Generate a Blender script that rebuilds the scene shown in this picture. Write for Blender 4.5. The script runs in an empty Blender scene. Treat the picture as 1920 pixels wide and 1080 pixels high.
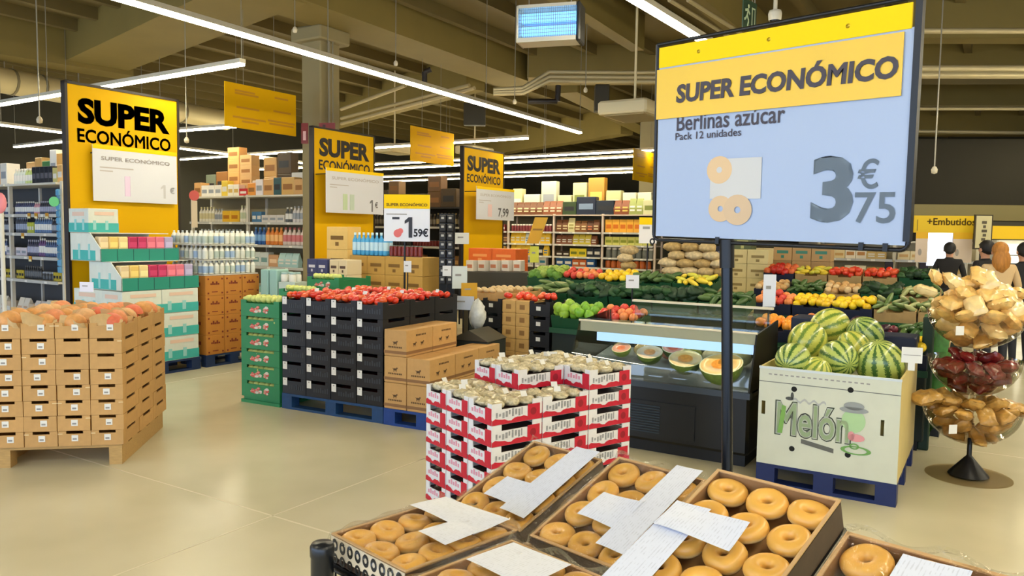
import bpy, math, random
from mathutils import Matrix, Vector
random.seed(11)
S = bpy.context.scene
COL = S.collection
R = math.radians
# ------------------------------------------------------------------ camera
FPX, PITCH, ROLL, EYE = 1450.0, R(4.0), R(0.8), 1.65
_fw = Vector((0, math.cos(PITCH), -math.sin(PITCH)))
_u0 = Vector((0, math.sin(PITCH), math.cos(PITCH)))
_rt = Vector((1, 0, 0)) * math.cos(ROLL) + _u0 * math.sin(ROLL)
_up = Vector((-1, 0, 0)) * math.sin(ROLL) + _u0 * math.cos(ROLL)
cd = bpy.data.cameras.new('camera'); cam = bpy.data.objects.new('camera', cd); COL.objects.link(cam)
cd.sensor_width = 36.0; cd.lens = 36.0 * FPX / 1920.0; cd.clip_start = 0.05; cd.clip_end = 200
m = Matrix.Identity(4)
for i in range(3):
    m[i][0], m[i][1], m[i][2] = _rt[i], _up[i], -_fw[i]
m[2][3] = EYE
cam.matrix_world = m
S.camera = cam
# ------------------------------------------------------------------ world, exposure
wd = bpy.data.worlds.new('daylight'); S.world = wd; wd.use_nodes = True
wd.node_tree.nodes['Background'].inputs[0].default_value = (0.55, 0.72, 1.0, 1)
wd.node_tree.nodes['Background'].inputs[1].default_value = 1.9
S.view_settings.view_transform = 'Standard'; S.view_settings.look = 'None'
S.view_settings.exposure = 1.16; S.view_settings.gamma = 1.0
S.view_settings.use_curve_mapping = False
LAMP_POWER = 26.0
# ------------------------------------------------------------------ placing helpers
def _ray(u, v):
    return _fw + _rt * ((u - 960) / FPX) + _up * (-(v - 540) / FPX)
def fl(u, v, z=0.0):            # point at height z seen at photo pixel u, v
    d = _ray(u, v); t = (z - EYE) / d.z
    return Vector((0, 0, EYE)) + d * t
def at(u, v, y):                # point at distance y seen at photo pixel u, v
    d = _ray(u, v)
    return Vector((0, 0, EYE)) + d * (y / d.y)
TH = R(-32)                     # the building's grid against the view
E2 = Vector((math.cos(TH), math.sin(TH), 0))      # to the right and nearer
E1 = Vector((-math.sin(TH), math.cos(TH), 0))     # to the right and farther
def G(s1, s2, z=0.0):
    v = E1 * s1 + E2 * s2; return Vector((v.x, v.y, z))
# ------------------------------------------------------------------ materials
def lin(c):
    c = c / 255.0
    return c / 12.92 if c <= 0.04045 else ((c + 0.055) / 1.055) ** 2.4
def rgb(t): return (lin(t[0]), lin(t[1]), lin(t[2]), 1.0)
MATS = {}
def M(name, col, rough=0.55, metal=0.0, var=0.0, scale=30.0, bump=0.0, bscale=200.0, spec=0.5, emit=0.0, stretch=None, rand=0.0, coat=0.0, sss=0.0, trans=0.0):
    if name in MATS: return MATS[name]
    mt = bpy.data.materials.new(name); mt.use_nodes = True; MATS[name] = mt
    nt = mt.node_tree; b = nt.nodes['Principled BSDF']; L = nt.links.new
    b.inputs['Base Color'].default_value = rgb(col); b.inputs['Roughness'].default_value = rough
    b.inputs['Metallic'].default_value = metal; b.inputs['Specular IOR Level'].default_value = spec
    if coat: b.inputs['Coat Weight'].default_value = coat; b.inputs['Coat Roughness'].default_value = 0.12
    if trans: b.inputs['Transmission Weight'].default_value = trans
    if emit:
        b.inputs['Emission Color'].default_value = rgb(col); b.inputs['Emission Strength'].default_value = emit
    tc = None
    if var or bump:
        tc = nt.nodes.new('ShaderNodeTexCoord'); src = tc.outputs['Object']
        if stretch:
            mp = nt.nodes.new('ShaderNodeMapping'); mp.inputs['Scale'].default_value = stretch; L(src, mp.inputs['Vector']); src = mp.outputs[0]
    if var or rand:
        hs = nt.nodes.new('ShaderNodeHueSaturation'); hs.inputs['Color'].default_value = rgb(col)
        val = None
        if var:
            n = nt.nodes.new('ShaderNodeTexNoise'); n.inputs['Scale'].default_value = scale; n.inputs['Detail'].default_value = 4; L(src, n.inputs['Vector'])
            mr = nt.nodes.new('ShaderNodeMapRange'); mr.inputs['From Min'].default_value = 0.25; mr.inputs['From Max'].default_value = 0.75
            mr.inputs['To Min'].default_value = 1 - var; mr.inputs['To Max'].default_value = 1 + var; L(n.outputs[0], mr.inputs['Value']); val = mr.outputs[0]
        if rand:
            oi = nt.nodes.new('ShaderNodeObjectInfo'); m2 = nt.nodes.new('ShaderNodeMapRange')
            m2.inputs['To Min'].default_value = 1 - rand; m2.inputs['To Max'].default_value = 1 + rand; L(oi.outputs['Random'], m2.inputs['Value'])
            if val:
                mu = nt.nodes.new('ShaderNodeMath'); mu.operation = 'MULTIPLY'; L(val, mu.inputs[0]); L(m2.outputs[0], mu.inputs[1]); val = mu.outputs[0]
            else: val = m2.outputs[0]
        L(val, hs.inputs['Value']); L(hs.outputs[0], b.inputs['Base Color'])
    if bump:
        n2 = nt.nodes.new('ShaderNodeTexNoise'); n2.inputs['Scale'].default_value = bscale; n2.inputs['Detail'].default_value = 3; L(src, n2.inputs['Vector'])
        bp = nt.nodes.new('ShaderNodeBump'); bp.inputs['Strength'].default_value = bump; bp.inputs['Distance'].default_value = 0.01
        L(n2.outputs[0], bp.inputs['Height']); L(bp.outputs[0], b.inputs['Normal'])
    return mt
def MC(col, rough=0.5, **k):    # plain coloured material by colour
    return M('paint_%d_%d_%d_%d' % (col[0], col[1], col[2], int(rough * 100)), col, rough, **k)
def clear_mat(name, tint=(255, 255, 255), gloss=0.12, rough=0.08, wrinkle=0.0, wscale=18.0, edge=0.5):
    if name in MATS: return MATS[name]
    mt = bpy.data.materials.new(name); mt.use_nodes = True; MATS[name] = mt; nt = mt.node_tree; L = nt.links.new
    nt.nodes.remove(nt.nodes['Principled BSDF']); out = nt.nodes['Material Output']
    tr = nt.nodes.new('ShaderNodeBsdfTransparent'); tr.inputs[0].default_value = rgb(tint)
    gl = nt.nodes.new('ShaderNodeBsdfGlossy'); gl.inputs['Roughness'].default_value = rough
    lw = nt.nodes.new('ShaderNodeLayerWeight'); lw.inputs[0].default_value = 0.25
    ma = nt.nodes.new('ShaderNodeMath'); ma.operation = 'MULTIPLY_ADD'; ma.inputs[1].default_value = edge; ma.inputs[2].default_value = gloss
    L(lw.outputs['Fresnel'], ma.inputs[0])
    mx = nt.nodes.new('ShaderNodeMixShader'); L(ma.outputs[0], mx.inputs[0]); L(tr.outputs[0], mx.inputs[1]); L(gl.outputs[0], mx.inputs[2])
    if wrinkle:
        tc = nt.nodes.new('ShaderNodeTexCoord'); n = nt.nodes.new('ShaderNodeTexNoise'); n.inputs['Scale'].default_value = wscale
        n.inputs['Detail'].default_value = 3; n.inputs['Distortion'].default_value = 1.5; L(tc.outputs['Object'], n.inputs['Vector'])
        bp = nt.nodes.new('ShaderNodeBump'); bp.inputs['Strength'].default_value = wrinkle; bp.inputs['Distance'].default_value = 0.03
        L(n.outputs[0], bp.inputs['Height']); L(bp.outputs[0], gl.inputs['Normal'])
    L(mx.outputs[0], out.inputs[0]); return mt
# ------------------------------------------------------------------ mesh builder
class MB:
    def __init__(s): s.v = []; s.f = []; s.m = []; s.sm = []
    def add(s, vs, fs, mi=0, smooth=False, mat=None):
        o = len(s.v)
        s.v += [tuple(mat @ Vector(p)) for p in vs] if mat is not None else [tuple(p) for p in vs]
        for f in fs: s.f.append(tuple(i + o for i in f)); s.m.append(mi); s.sm.append(smooth)
        return s
    def box(s, a, b, mi=0, mat=None):
        x0, y0, z0 = a; x1, y1, z1 = b
        return s.add([(x0,y0,z0),(x1,y0,z0),(x1,y1,z0),(x0,y1,z0),(x0,y0,z1),(x1,y0,z1),(x1,y1,z1),(x0,y1,z1)],
              [(0,3,2,1),(4,5,6,7),(0,1,5,4),(1,2,6,5),(2,3,7,6),(3,0,4,7)], mi, False, mat)
    def cbox(s, c, d, mi=0, mat=None):
        return s.box((c[0]-d[0]/2,c[1]-d[1]/2,c[2]-d[2]/2),(c[0]+d[0]/2,c[1]+d[1]/2,c[2]+d[2]/2), mi, mat)
    def bbox(s, a, b, r, mi=0, mat=None):      # box with chamfered vertical and top edges
        x0,y0,z0 = a; x1,y1,z1 = b
        def ring(i, z): return [(x0+i+r,y0+i,z),(x1-i-r,y0+i,z),(x1-i,y0+i+r,z),(x1-i,y1-i-r,z),(x1-i-r,y1-i,z),(x0+i+r,y1-i,z),(x0+i,y1-i-r,z),(x0+i,y0+i+r,z)]
        vs = ring(r*.5,z0)+ring(0,z0+r)+ring(0,z1-r)+ring(r*.7,z1)
        fs = [(7,6,5,4,3,2,1,0),tuple(range(24,32))]
        for k in range(3):
            for i in range(8): fs.append((k*8+i,k*8+(i+1)%8,k*8+8+(i+1)%8,k*8+8+i))
        return s.add(vs, fs, mi, False, mat)
    def tube(s, p0, p1, r, n=10, mi=0, r1=None, caps=True, smooth=True):
        p0 = Vector(p0); p1 = Vector(p1); d = (p1-p0).normalized(); r1 = r if r1 is None else r1
        a = d.orthogonal().normalized(); b = d.cross(a); vs = []
        for p, q in ((p0, r), (p1, r1)):
            for i in range(n):
                t = 2*math.pi*i/n; vs.append(p + a*q*math.cos(t) + b*q*math.sin(t))
        s.add(vs, [(i,(i+1)%n,n+(i+1)%n,n+i) for i in range(n)], mi, smooth)
        if caps: s.add(vs, [tuple(range(n-1,-1,-1)), tuple(range(n,2*n))], mi, False)
        return s
    def lathe(s, prof, n=14, mi=0, smooth=True, mis=None, mat=None):
        vs = []; fs = []; ms = []
        for r, z in prof:
            for i in range(n):
                t = 2*math.pi*i/n; vs.append((r*math.cos(t), r*math.sin(t), z))
        o = len(s.v); s.v += [tuple(mat @ Vector(p)) for p in vs] if mat is not None else vs
        for k in range(len(prof)-1):
            for i in range(n):
                s.f.append((o+k*n+i, o+k*n+(i+1)%n, o+(k+1)*n+(i+1)%n, o+(k+1)*n+i)); s.m.append(mis[k] if mis else mi); s.sm.append(smooth)
        return s
    def ball(s, c, r, n=12, k=8, mi=0, sq=(1,1,1), wob=0.0, rnd=None):
        vs = []; fs = []
        for j in range(k+1):
            ph = math.pi*j/k
            for i in range(n):
                t = 2*math.pi*i/n; q = r*(1+(rnd.uniform(-wob,wob) if wob else 0))
                vs.append((c[0]+q*sq[0]*math.sin(ph)*math.cos(t), c[1]+q*sq[1]*math.sin(ph)*math.sin(t), c[2]-q*sq[2]*math.cos(ph)))
        for j in range(k):
            for i in range(n): fs.append((j*n+i, j*n+(i+1)%n, (j+1)*n+(i+1)%n, (j+1)*n+i))
        return s.add(vs, fs, mi, True)
    def torus(s, R_, r, n=28, k=14, sz=1.0, mi=0):
        vs = []; fs = []
        for i in range(n):
            t = 2*math.pi*i/n
            for j in range(k):
                p = 2*math.pi*j/k; q = R_ + r*math.cos(p)
                vs.append((q*math.cos(t), q*math.sin(t), r*sz*math.sin(p)))
        for i in range(n):
            for j in range(k): fs.append((i*k+j, ((i+1)%n)*k+j, ((i+1)%n)*k+(j+1)%k, i*k+(j+1)%k))
        return s.add(vs, fs, mi, True)
    def grid(s, fn, nx, ny, mi=0, smooth=True):
        vs = [fn(i/nx, j/ny) for j in range(ny+1) for i in range(nx+1)]
        fs = [(j*(nx+1)+i, j*(nx+1)+i+1, (j+1)*(nx+1)+i+1, (j+1)*(nx+1)+i) for j in range(ny) for i in range(nx)]
        return s.add(vs, fs, mi, smooth)
    def path(s, pts, r, n=8, mi=0):
        for a, b in zip(pts[:-1], pts[1:]): s.tube(a, b, r, n, mi)
        return s
    def disc(s, c, r, n=20, mi=0, ry=None, r_in=0.0):       # flat in local XZ, facing -Y
        ry = ry or r; vs = []; fs = []
        for i in range(n):
            t = 2*math.pi*i/n; vs.append((c[0]+r*math.cos(t), c[1], c[2]+ry*math.sin(t)))
        if r_in:
            for i in range(n):
                t = 2*math.pi*i/n; vs.append((c[0]+r_in*r*math.cos(t), c[1], c[2]+r_in*ry*math.sin(t)))
            fs = [(i,(i+1)%n,n+(i+1)%n,n+i) for i in range(n)]
        else: fs = [tuple(range(n))]
        return s.add(vs, fs, mi)
    def mesh(s, name, *mats):
        me = bpy.data.meshes.new(name); me.from_pydata(s.v, [], s.f)
        for q in mats: me.materials.append(q)
        me.polygons.foreach_set('material_index', s.m); me.polygons.foreach_set('use_smooth', s.sm); me.update()
        return me
# ------------------------------------------------------------------ object helpers
def obj(name, me, parent=None, loc=(0,0,0), rot=(0,0,0), scale=None, label=None):
    o = bpy.data.objects.new(name, me); COL.objects.link(o); o.location = loc; o.rotation_euler = rot
    if scale: o.scale = scale
    if parent: o.parent = parent
    if label: o['label'] = label
    return o
def tag(o, label, cat, group=None, kind=None):
    o['label'] = label; o['category'] = cat
    if group: o['group'] = group
    if kind: o['kind'] = kind
    return o
def thing(name, label, cat, loc=(0,0,0), rz=0.0, group=None, mat=None):
    o = bpy.data.objects.new(name, None); COL.objects.link(o); o.empty_display_size = 0.1
    if mat is not None: o.matrix_world = mat
    else: o.location = loc; o.rotation_euler = (0, 0, rz)
    return tag(o, label, cat, group)
def item(name, me, label, cat, loc=(0,0,0), rot=(0,0,0), group=None, scale=None):
    return tag(obj(name, me, None, loc, rot, scale), label, cat, group)
def struct(name, me, parent=None, loc=(0,0,0), rot=(0,0,0)):
    o = obj(name, me, parent, loc, rot); o['kind'] = 'structure'; return o
def frame(o, a, b, n):          # matrix from origin and three axes
    q = Matrix.Identity(4)
    for i in range(3): q[i][0], q[i][1], q[i][2], q[i][3] = a[i], b[i], n[i], o[i]
    return q
CACHE = {}
def cached(key, fn):
    if key not in CACHE: CACHE[key] = fn()
    return CACHE[key]
ORD = ['first','second','third','fourth','fifth','sixth','seventh','eighth','ninth','tenth','eleventh','twelfth','thirteenth','fourteenth','fifteenth','sixteenth','seventeenth','eighteenth','nineteenth','twentieth'] + ['%dth' % k if k % 10 not in (1,2,3) else '%d%s' % (k, {1:'st',2:'nd',3:'rd'}[k % 10]) for k in range(21, 80)]
def text_mesh(s, mat, w=None, h=None, bold=0.0, key=None, slant=0.0):
    k = ('text', s, mat.name, w, h, bold, slant)
    if k in CACHE: return CACHE[k]
    cu = bpy.data.curves.new('lettering', 'FONT'); cu.body = s; cu.size = 1.0; cu.bevel_depth = bold; cu.bevel_resolution = 0;  cu.align_x = 'CENTER'; cu.resolution_u = 3; cu.shear = slant
    to = bpy.data.objects.new('lettering', cu); COL.objects.link(to)
    dg = bpy.context.evaluated_depsgraph_get(); dg.update()
    me = bpy.data.meshes.new_from_object(to.evaluated_get(dg)); bpy.data.objects.remove(to); bpy.data.curves.remove(cu)
    xs = [v.co.x for v in me.vertices]; ys = [v.co.y for v in me.vertices]
    if not xs: return me
    cx, cy = (min(xs)+max(xs))/2, (min(ys)+max(ys))/2; W, H = max(xs)-min(xs), max(ys)-min(ys)
    sx = (w/W) if w else None; sy = (h/H) if h else None
    sx = sx or sy; sy = sy or sx
    for v in me.vertices:
        x, y = (v.co.x-cx)*sx, (v.co.y-cy)*sy; v.co = (x, 0.0, y)     # stands in XZ, faces -Y
    me.materials.clear(); me.materials.append(mat); me.update(); CACHE[k] = me
    return me
def txt(parent, s, mat, c, w=None, h=None, y=-0.002, bold=0.0, slant=0.0, name='lettering'):
    return obj(name, text_mesh(s, mat, w, h, bold, None, slant), parent, (c[0], y, c[1]))
def one(parent, mat, c, h, y=-0.002):          # the figure 1 with its flag
    me = MB().add([(-.02*h,0,-.5*h),(.16*h,0,-.5*h),(.16*h,0,.5*h),(-.02*h,0,.5*h),(-.02*h,0,.28*h),(-.22*h,0,.17*h),(-.22*h,0,.32*h)],[(0,1,2,3),(4,3,6,5)]).mesh('lettering', mat)
    return obj('lettering', me, parent, (c[0], y, c[1]))
def flat(parent, name, mat, x0, z0, x1, z1, y=-0.002, label=None):
    me = MB().add([(x0,0,z0),(x1,0,z0),(x1,0,z1),(x0,0,z1)], [(0,1,2,3)]).mesh(name, mat)
    return obj(name, me, parent, (0,y,0), label=label)
# ================================================================== the building
def floor_mat():
    mt = bpy.data.materials.new('polished_concrete'); mt.use_nodes = True; nt = mt.node_tree; b = nt.nodes['Principled BSDF']; L = nt.links.new
    tc = nt.nodes.new('ShaderNodeTexCoord')
    n = nt.nodes.new('ShaderNodeTexNoise'); n.inputs['Scale'].default_value = 0.9; n.inputs['Detail'].default_value = 3; L(tc.outputs['Object'], n.inputs['Vector'])
    cr = nt.nodes.new('ShaderNodeValToRGB'); cr.color_ramp.elements[0].position = 0.3; cr.color_ramp.elements[1].position = 0.7
    cr.color_ramp.elements[0].color = rgb((192, 184, 154)); cr.color_ramp.elements[1].color = rgb((214, 207, 178)); L(n.outputs[0], cr.inputs[0])
    L(cr.outputs[0], b.inputs['Base Color'])
    n2 = nt.nodes.new('ShaderNodeTexNoise'); n2.inputs['Scale'].default_value = 2.5; n2.inputs['Detail'].default_value = 2; L(tc.outputs['Object'], n2.inputs['Vector'])
    mr = nt.nodes.new('ShaderNodeMapRange'); mr.inputs['To Min'].default_value = 0.16; mr.inputs['To Max'].default_value = 0.34; b.inputs['Roughness'].default_value = 0.23
    b.inputs['Specular IOR Level'].default_value = 0.45
    return mt
FLOOR = floor_mat()
ZC = 5.75
S1A, S1B, S2A, S2B = -5.0, 34.0, -22.0, 17.0
floor_o = struct('floor', MB().box((S2A, S1A, -0.2), (S2B, S1B, 0.0)).mesh('floor', FLOOR), None, (0,0,0), (0,0,TH))
JOINT = M('joint_sealant', (206, 196, 168), 0.5)
J0 = (-1.37*math.cos(TH)+4.38*math.sin(TH), 1.37*math.sin(TH)+4.38*math.cos(TH))   # joint crossing in grid coordinates (s2, s1)
for k in (-12, -8, -4, 0, 4, 8, 12):
    obj('floor_joint', MB().box((J0[0]+k-0.006, S1A, 0.0), (J0[0]+k+0.006, S1B, 0.0008)).mesh('floor_joint', JOINT), floor_o)
    obj('floor_joint', MB().box((S2A, J0[1]+k+4-0.006-4, 0.0), (S2B, J0[1]+k+0.006, 0.0008)).mesh('floor_joint', JOINT), floor_o)
CEIL = M('ceiling_paint', (106, 92, 50), 0.8, var=0.08, scale=0.7)
BEAM = M('beam_concrete', (126, 110, 56), 0.75, var=0.07, scale=1.3)
DARKW = M('dark_wall', (52, 50, 40), 0.8, var=0.1, scale=0.6)
ceil = struct('ceiling', MB().box((S2A, S1A, ZC), (S2B, S1B, ZC+0.2)).mesh('ceiling', CEIL), None, (0,0,0), (0,0,TH))
rib = MB().box((-0.07, S1A, ZC-0.22), (0.07, S1B, ZC)).mesh('rib', CEIL)
x = S2A + 0.6
while x < S2B:
    obj('rib', rib, ceil, (x, 0, 0)); x += 1.15
GRAYW = M('grey_wall', (120, 114, 92), 0.8, var=0.05, scale=0.5)
struct('wall_far', MB().box((S2A, S1B, 0), (S2B, S1B+0.2, ZC+0.2)).mesh('wall_far', DARKW), None, (0,0,0), (0,0,TH))
struct('wall_left', MB().box((S2A-0.2, S1A, 0), (S2A, S1B, ZC+0.2)).mesh('wall_left', DARKW), None, (0,0,0), (0,0,TH))
struct('wall_right', MB().box((S2B, S1A, 0), (S2B+0.2, S1B, ZC+0.2)).mesh('wall_right', GRAYW), None, (0,0,0), (0,0,TH))
# the shop front behind the photographer is glazed: daylight enters there
wb = struct('wall_front', MB().box((S2A, S1A-0.2, 0), (S2B, S1A, 0.35)).box((S2A, S1A-0.2, 3.6), (S2B, S1A, ZC+0.2)).mesh('wall_front', GRAYW), None, (0,0,0), (0,0,TH))
for k in range(14):
    xx = S2A + 1.5 + k*2.7
    obj('mullion', MB().box((xx-0.05, S1A-0.15, 0.35), (xx+0.05, S1A-0.05, 3.6)).mesh('mullion', M('black_metal', (22, 23, 26), 0.35, metal=0.3)), wb)
_nb = 0
def beam(name, p, q, w, z0, z1, mat=BEAM, ext=0.0):
    p = Vector((p[0], p[1], 0)); q = Vector((q[0], q[1], 0)); d = (q-p); Ln = d.length
    global _nb; _nb += 1; z0 -= 0.013*_nb
    return struct(name, MB().box((-ext, -w/2, z0), (Ln+ext, w/2, z1)).mesh(name, mat), None, p, (0,0,math.atan2(d.y, d.x)))
beam('trim_1', (-2.85-2.6, 13.04-4.2), (0.1, 18.3), 0.95, 5.1, ZC)
beam('trim_2', (-9.2, 17.0), (-3.6, 11.5), 1.25, 5.1, ZC)
beam('trim_3', (0.3, 17.6), (12.5, 16.6), 0.9, 5.1, ZC)
beam('trim_4', (1.2, 18.3), (5.2, 27.4), 0.55, 5.0, ZC)
beam('trim_5', (-6.0, 25.2), (-0.9, 18.0), 0.5, 5.0, ZC)
beam('trim_6', (-2.6, 35.0), (3.6, 25.0), 0.5, 4.95, ZC)
beam('trim_7', (0.2, 11.0), (2.3, 14.8), 0.25, 5.2, ZC)
beam('trim_8', (2.4, 11.2), (4.6, 14.8), 0.25, 5.2, ZC)
beam('trim_9', (-13.0, 12.2), (-8.6, 17.4), 0.7, 5.1, ZC)
for i, (v, hh, ww) in enumerate(((62, 0.35, 0.4), (190, 0.4, 0.5), (245, 0.4, 0.5), (292, 0.4, 0.6))):
    a, b = fl(1690, v, 5.1), fl(1990, v, 5.1); beam('trim_%d' % (10+i), a, b, ww, 5.1, ZC)
# concrete columns
COLM = M('column_concrete', (140, 128, 92), 0.7, var=0.06, scale=2.0)
c1 = tag(obj('concrete_column', MB().bbox((-0.23,-0.23,0),(0.23,0.23,5.1),0.02).mesh('shaft', COLM), None, (-3.36, 13.6, 0), (0,0,TH)), 'square beige concrete column behind the second tall yellow sign', 'column'); c1['kind'] = 'structure'
obj('capital', MB().bbox((-0.36,-0.36,4.86),(0.36,0.36,5.1),0.03).mesh('capital', COLM), c1)
obj('conduit', MB().tube((0.3,-0.1,1.2),(0.3,-0.1,5.0),0.02,8).tube((0.34,-0.05,1.2),(0.34,-0.05,5.0),0.012,8).mesh('conduit', M('grey_pipe', (128,122,104), 0.5)), c1)
c2 = tag(obj('concrete_column', MB().bbox((-0.22,-0.22,0),(0.22,0.22,5.0),0.02).mesh('shaft', COLM), None, (3.75, 21.5, 0), (0,0,TH)), 'distant concrete column beside the big white price sign', 'column'); c2['kind'] = 'structure'
# hose reel cabinet sign: dark red box on the column
hb = thing('fire_sign', 'dark red fire equipment sign beside the concrete column', 'sign', at(571, 250, 13.05), R(-10))
RED = M('sign_red', (120, 26, 28), 0.5); obj('panel', MB().box((-0.06,0,-0.17),(0.06,0.02,0.17)).mesh('panel', RED), hb)
obj('pictogram', MB().cbox((0,-0.002,-0.04),(0.05,0.004,0.15)).mesh('pictogram', MC((214,170,170))), hb)
hb2 = thing('fire_sign', 'dark red fire equipment panel above the second tall yellow sign', 'sign', at(613, 237, 13.05), R(-10)); obj('panel', MB().box((-0.14,0,-0.06),(0.14,0.02,0.06)).mesh('panel', RED), hb2); obj('pictogram', MB().cbox((-0.05,-0.002,0),(0.05,0.004,0.06)).mesh('pictogram', MC((60,14,14))), hb2)
# ------------------------------------------------------------------ strip lamps (the only electric light of the place)
LED = M('led_diffuser', (255, 243, 210), 0.4, emit=LAMP_POWER); HOUS = M('lamp_housing', (206, 198, 176), 0.5)
WIRE = M('steel_wire', (150, 145, 130), 0.4, metal=0.6)
def strip(p, q, label, w=0.085, z=None, rods=True, group=None):
    p = Vector(p); q = Vector(q)
    if z is not None: p.z = q.z = z
    d = q-p; Ln = Vector((d.x, d.y, 0)).length
    t = thing('strip_lamp', label, 'lamp', p, math.atan2(d.y, d.x), group)
    obj('housing', MB().box((0,-w/2,0.0),(Ln,w/2,0.05)).mesh('housing', HOUS), t)
    obj('diffuser', MB().box((0.01,-w/2+0.006,-0.028),(Ln-0.01,w/2-0.006,-0.001)).mesh('diffuser', LED), t)
    if rods:
        n = max(2, int(Ln/3)+1)
        for i in range(n):
            xx = 0.02 + (Ln-0.04)*i/(n-1)
            obj('suspension_wire', MB().tube((xx,0,0.05),(xx,0,ZC-p.z),0.006,5).mesh('suspension_wire', WIRE), t)
    return t
ZL = 3.6
_a, _b = fl(240, 0, ZL), fl(1088, 248, ZL); _d = (_b-_a).normalized()
strip(_a - _d*1.0, _b, 'long bright strip lamp running diagonally across the top of the picture')
_a, _b = fl(0, 195, ZL), fl(455, 118, ZL); _d = (_b-_a).normalized()
strip(_a-_d*3, _b, 'strip lamp whose right end shows above the largest tall yellow sign')
_a, _b = fl(1195, 0, ZL), fl(1322, 77, ZL); _d = (_b-_a).normalized()
strip(_a-_d*1.5, _b+_d*1.5, 'strip lamp cut by the top edge left of the exit sign')
strip(fl(0, 233, ZL), fl(128, 249, ZL), 'strip lamp above the left shelf, left of the first tall sign')
strip(fl(28, 275, ZL), fl(150, 261, ZL), 'lower strip lamp touching the goods on the left shelf')
strip(fl(300, 247, ZL), fl(445, 236, ZL), 'strip lamp between first tall sign and hanging yellow panel')
strip(fl(300, 273, ZL), fl(600, 309, ZL), 'strip lamp descending right between the first two tall signs')
strip(fl(300, 301, ZL+.12), fl(600, 281, ZL+.12), 'strip lamp rising right between the first two tall signs')
strip(fl(470, 318, ZL-.1), fl(620, 312, ZL-.1), 'faint strip lamp just left of the concrete column', rods=False)
strip(fl(690, 277, ZL), fl(990, 258, ZL), 'strip lamp behind the middle hanging yellow panel')
strip(fl(680, 309, ZL), fl(1240, 280, ZL), 'upper of the far strip lamps left of the white price sign')
strip(fl(690, 318, ZL), fl(1240, 290, ZL), 'second of the far strip lamps left of the white price sign')
strip(fl(700, 332, ZL), fl(1240, 313, ZL), 'third of the far strip lamps left of the white price sign', rods=False)
strip(fl(720, 340, ZL), fl(1240, 320, ZL), 'lowest of the far strip lamps left of the white price sign', rods=False)
strip(fl(1690, 311, ZL), fl(1925, 318, ZL), 'far strip lamp right of the white price sign')
# lamps of the same rows beyond the frame
for k, (s1, s2) in enumerate(((-4.5,-6.4), (-4.5,-2.65), (-4.5, 4.9), (-4.5, 8.7), (-4.5, 1.1), (1.0, 1.1), (6.5, 1.1), (12.0, 1.1), (1.0, 4.9), (6.5, 4.9), (4.5, 10.5), (10.0, 9.0), (10.0, 13.5), (-3.5,-12.5), (15.0, 6.5), (15.0, 12.0))):
    strip(G(s1, s2, ZL), G(s1+5.5, s2, ZL), 'strip lamp out of view over the shop front, %s of the hidden rows' % ORD[k], group='strip lamps out of view')
# ------------------------------------------------------------------ pipes, duct, trays
DUCT = M('duct_metal', (196, 182, 140), 0.45, metal=0.2)
p, q = fl(-40, 143, 4.6), fl(425, 226, 4.6); d = q-p
dt = tag(obj('air_duct', MB().tube((0,0,0),(d.length,0,0),0.26,16).mesh('duct', DUCT), None, p, (0,0,math.atan2(d.y,d.x))), 'round pale air duct running behind the tall yellow signs', 'duct')
for k in range(9): obj('duct_collar', MB().tube((0.6*k,0,0),(0.6*k+0.05,0,0),0.275,16).mesh('duct_collar', M('duct_dark', (120,110,84), 0.5)), dt)
for k in range(4): obj('duct_hanger', MB().tube((0.5+1.6*k,0,0.24),(0.5+1.6*k,0,ZC-4.6),0.01,6).mesh('duct_hanger', WIRE), dt)
PIPE = M('cable_tray_metal', (190, 176, 136), 0.45, metal=0.3)
def pipe(name, label, pts, r, z=None, n=8, mat=PIPE, cat='pipe'):
    return item(name, MB().path(pts, r, n).mesh(name, mat), label, cat)
for i, dv in enumerate((0, 9, 17)):
    pipe('conduit_pipe', 'ceiling conduit bending under the beam, %s of three, right of the long lamp' % ('top','middle','bottom')[i],
         [at(925, 168+dv*.5, 14.0), at(980, 165+dv*.6, 14.0), at(1030, 135+dv, 14.0), at(1150, 136+dv, 14.0), at(1260, 136+dv, 14.0)], 0.035)
pipe('black_drain_pipe', 'short black bent pipe under the beam right of the long lamp', [at(990,190,14.2), at(1045,190,14.2), at(1047,160,14.2)], 0.05, mat=M('black_pipe', (30,22,18), 0.5))
pipe('black_drain_pipe', 'short black elbow pipe above the long lamp by the column', [at(796,158,14.2), at(796,135,14.2), at(808,130,14.2)], 0.05, mat=M('black_pipe', (30,22,18), 0.5))
for i, (v, r_) in enumerate(((129, 0.05), (141, 0.05), (58, 0.04))):
    pipe('tray_rail', 'pale horizontal ceiling rail right of the price sign, %s one' % ('upper of the bright pair', 'lower of the bright pair', 'highest')[i], [at(1690, v, 10.8), at(1960, v, 10.8)], r_)
for i, (v, dd) in enumerate(((204, 15.0), (246, 16.0), (291, 17.0))):
    pipe('tray_rail', 'thin far ceiling rail right of the price sign, %s from the top' % ORD[i], [at(1690, v, dd), at(2000, v+4*i, dd)], 0.035)
for i, (u0, v0, u1, v1) in enumerate(((640, 205, 760, 160), (640, 222, 880, 160), (640, 232, 890, 165))):
    pipe('conduit_pipe', 'thin ceiling conduit rising right behind the long lamp, %s of three' % ORD[i], [at(u0,v0,18), at(u1,v1,15.5)], 0.04)
pipe('conduit_pipe', 'pair of ceiling conduits left of the exit sign', [fl(1255,0,4.9), fl(1345,55,4.9), fl(1400,90,4.9)], 0.03)
pipe('conduit_pipe', 'ceiling conduit nearest the exit sign', [fl(1290,0,4.9), fl(1370,50,4.9), fl(1420,85,4.9)], 0.03)
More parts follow.
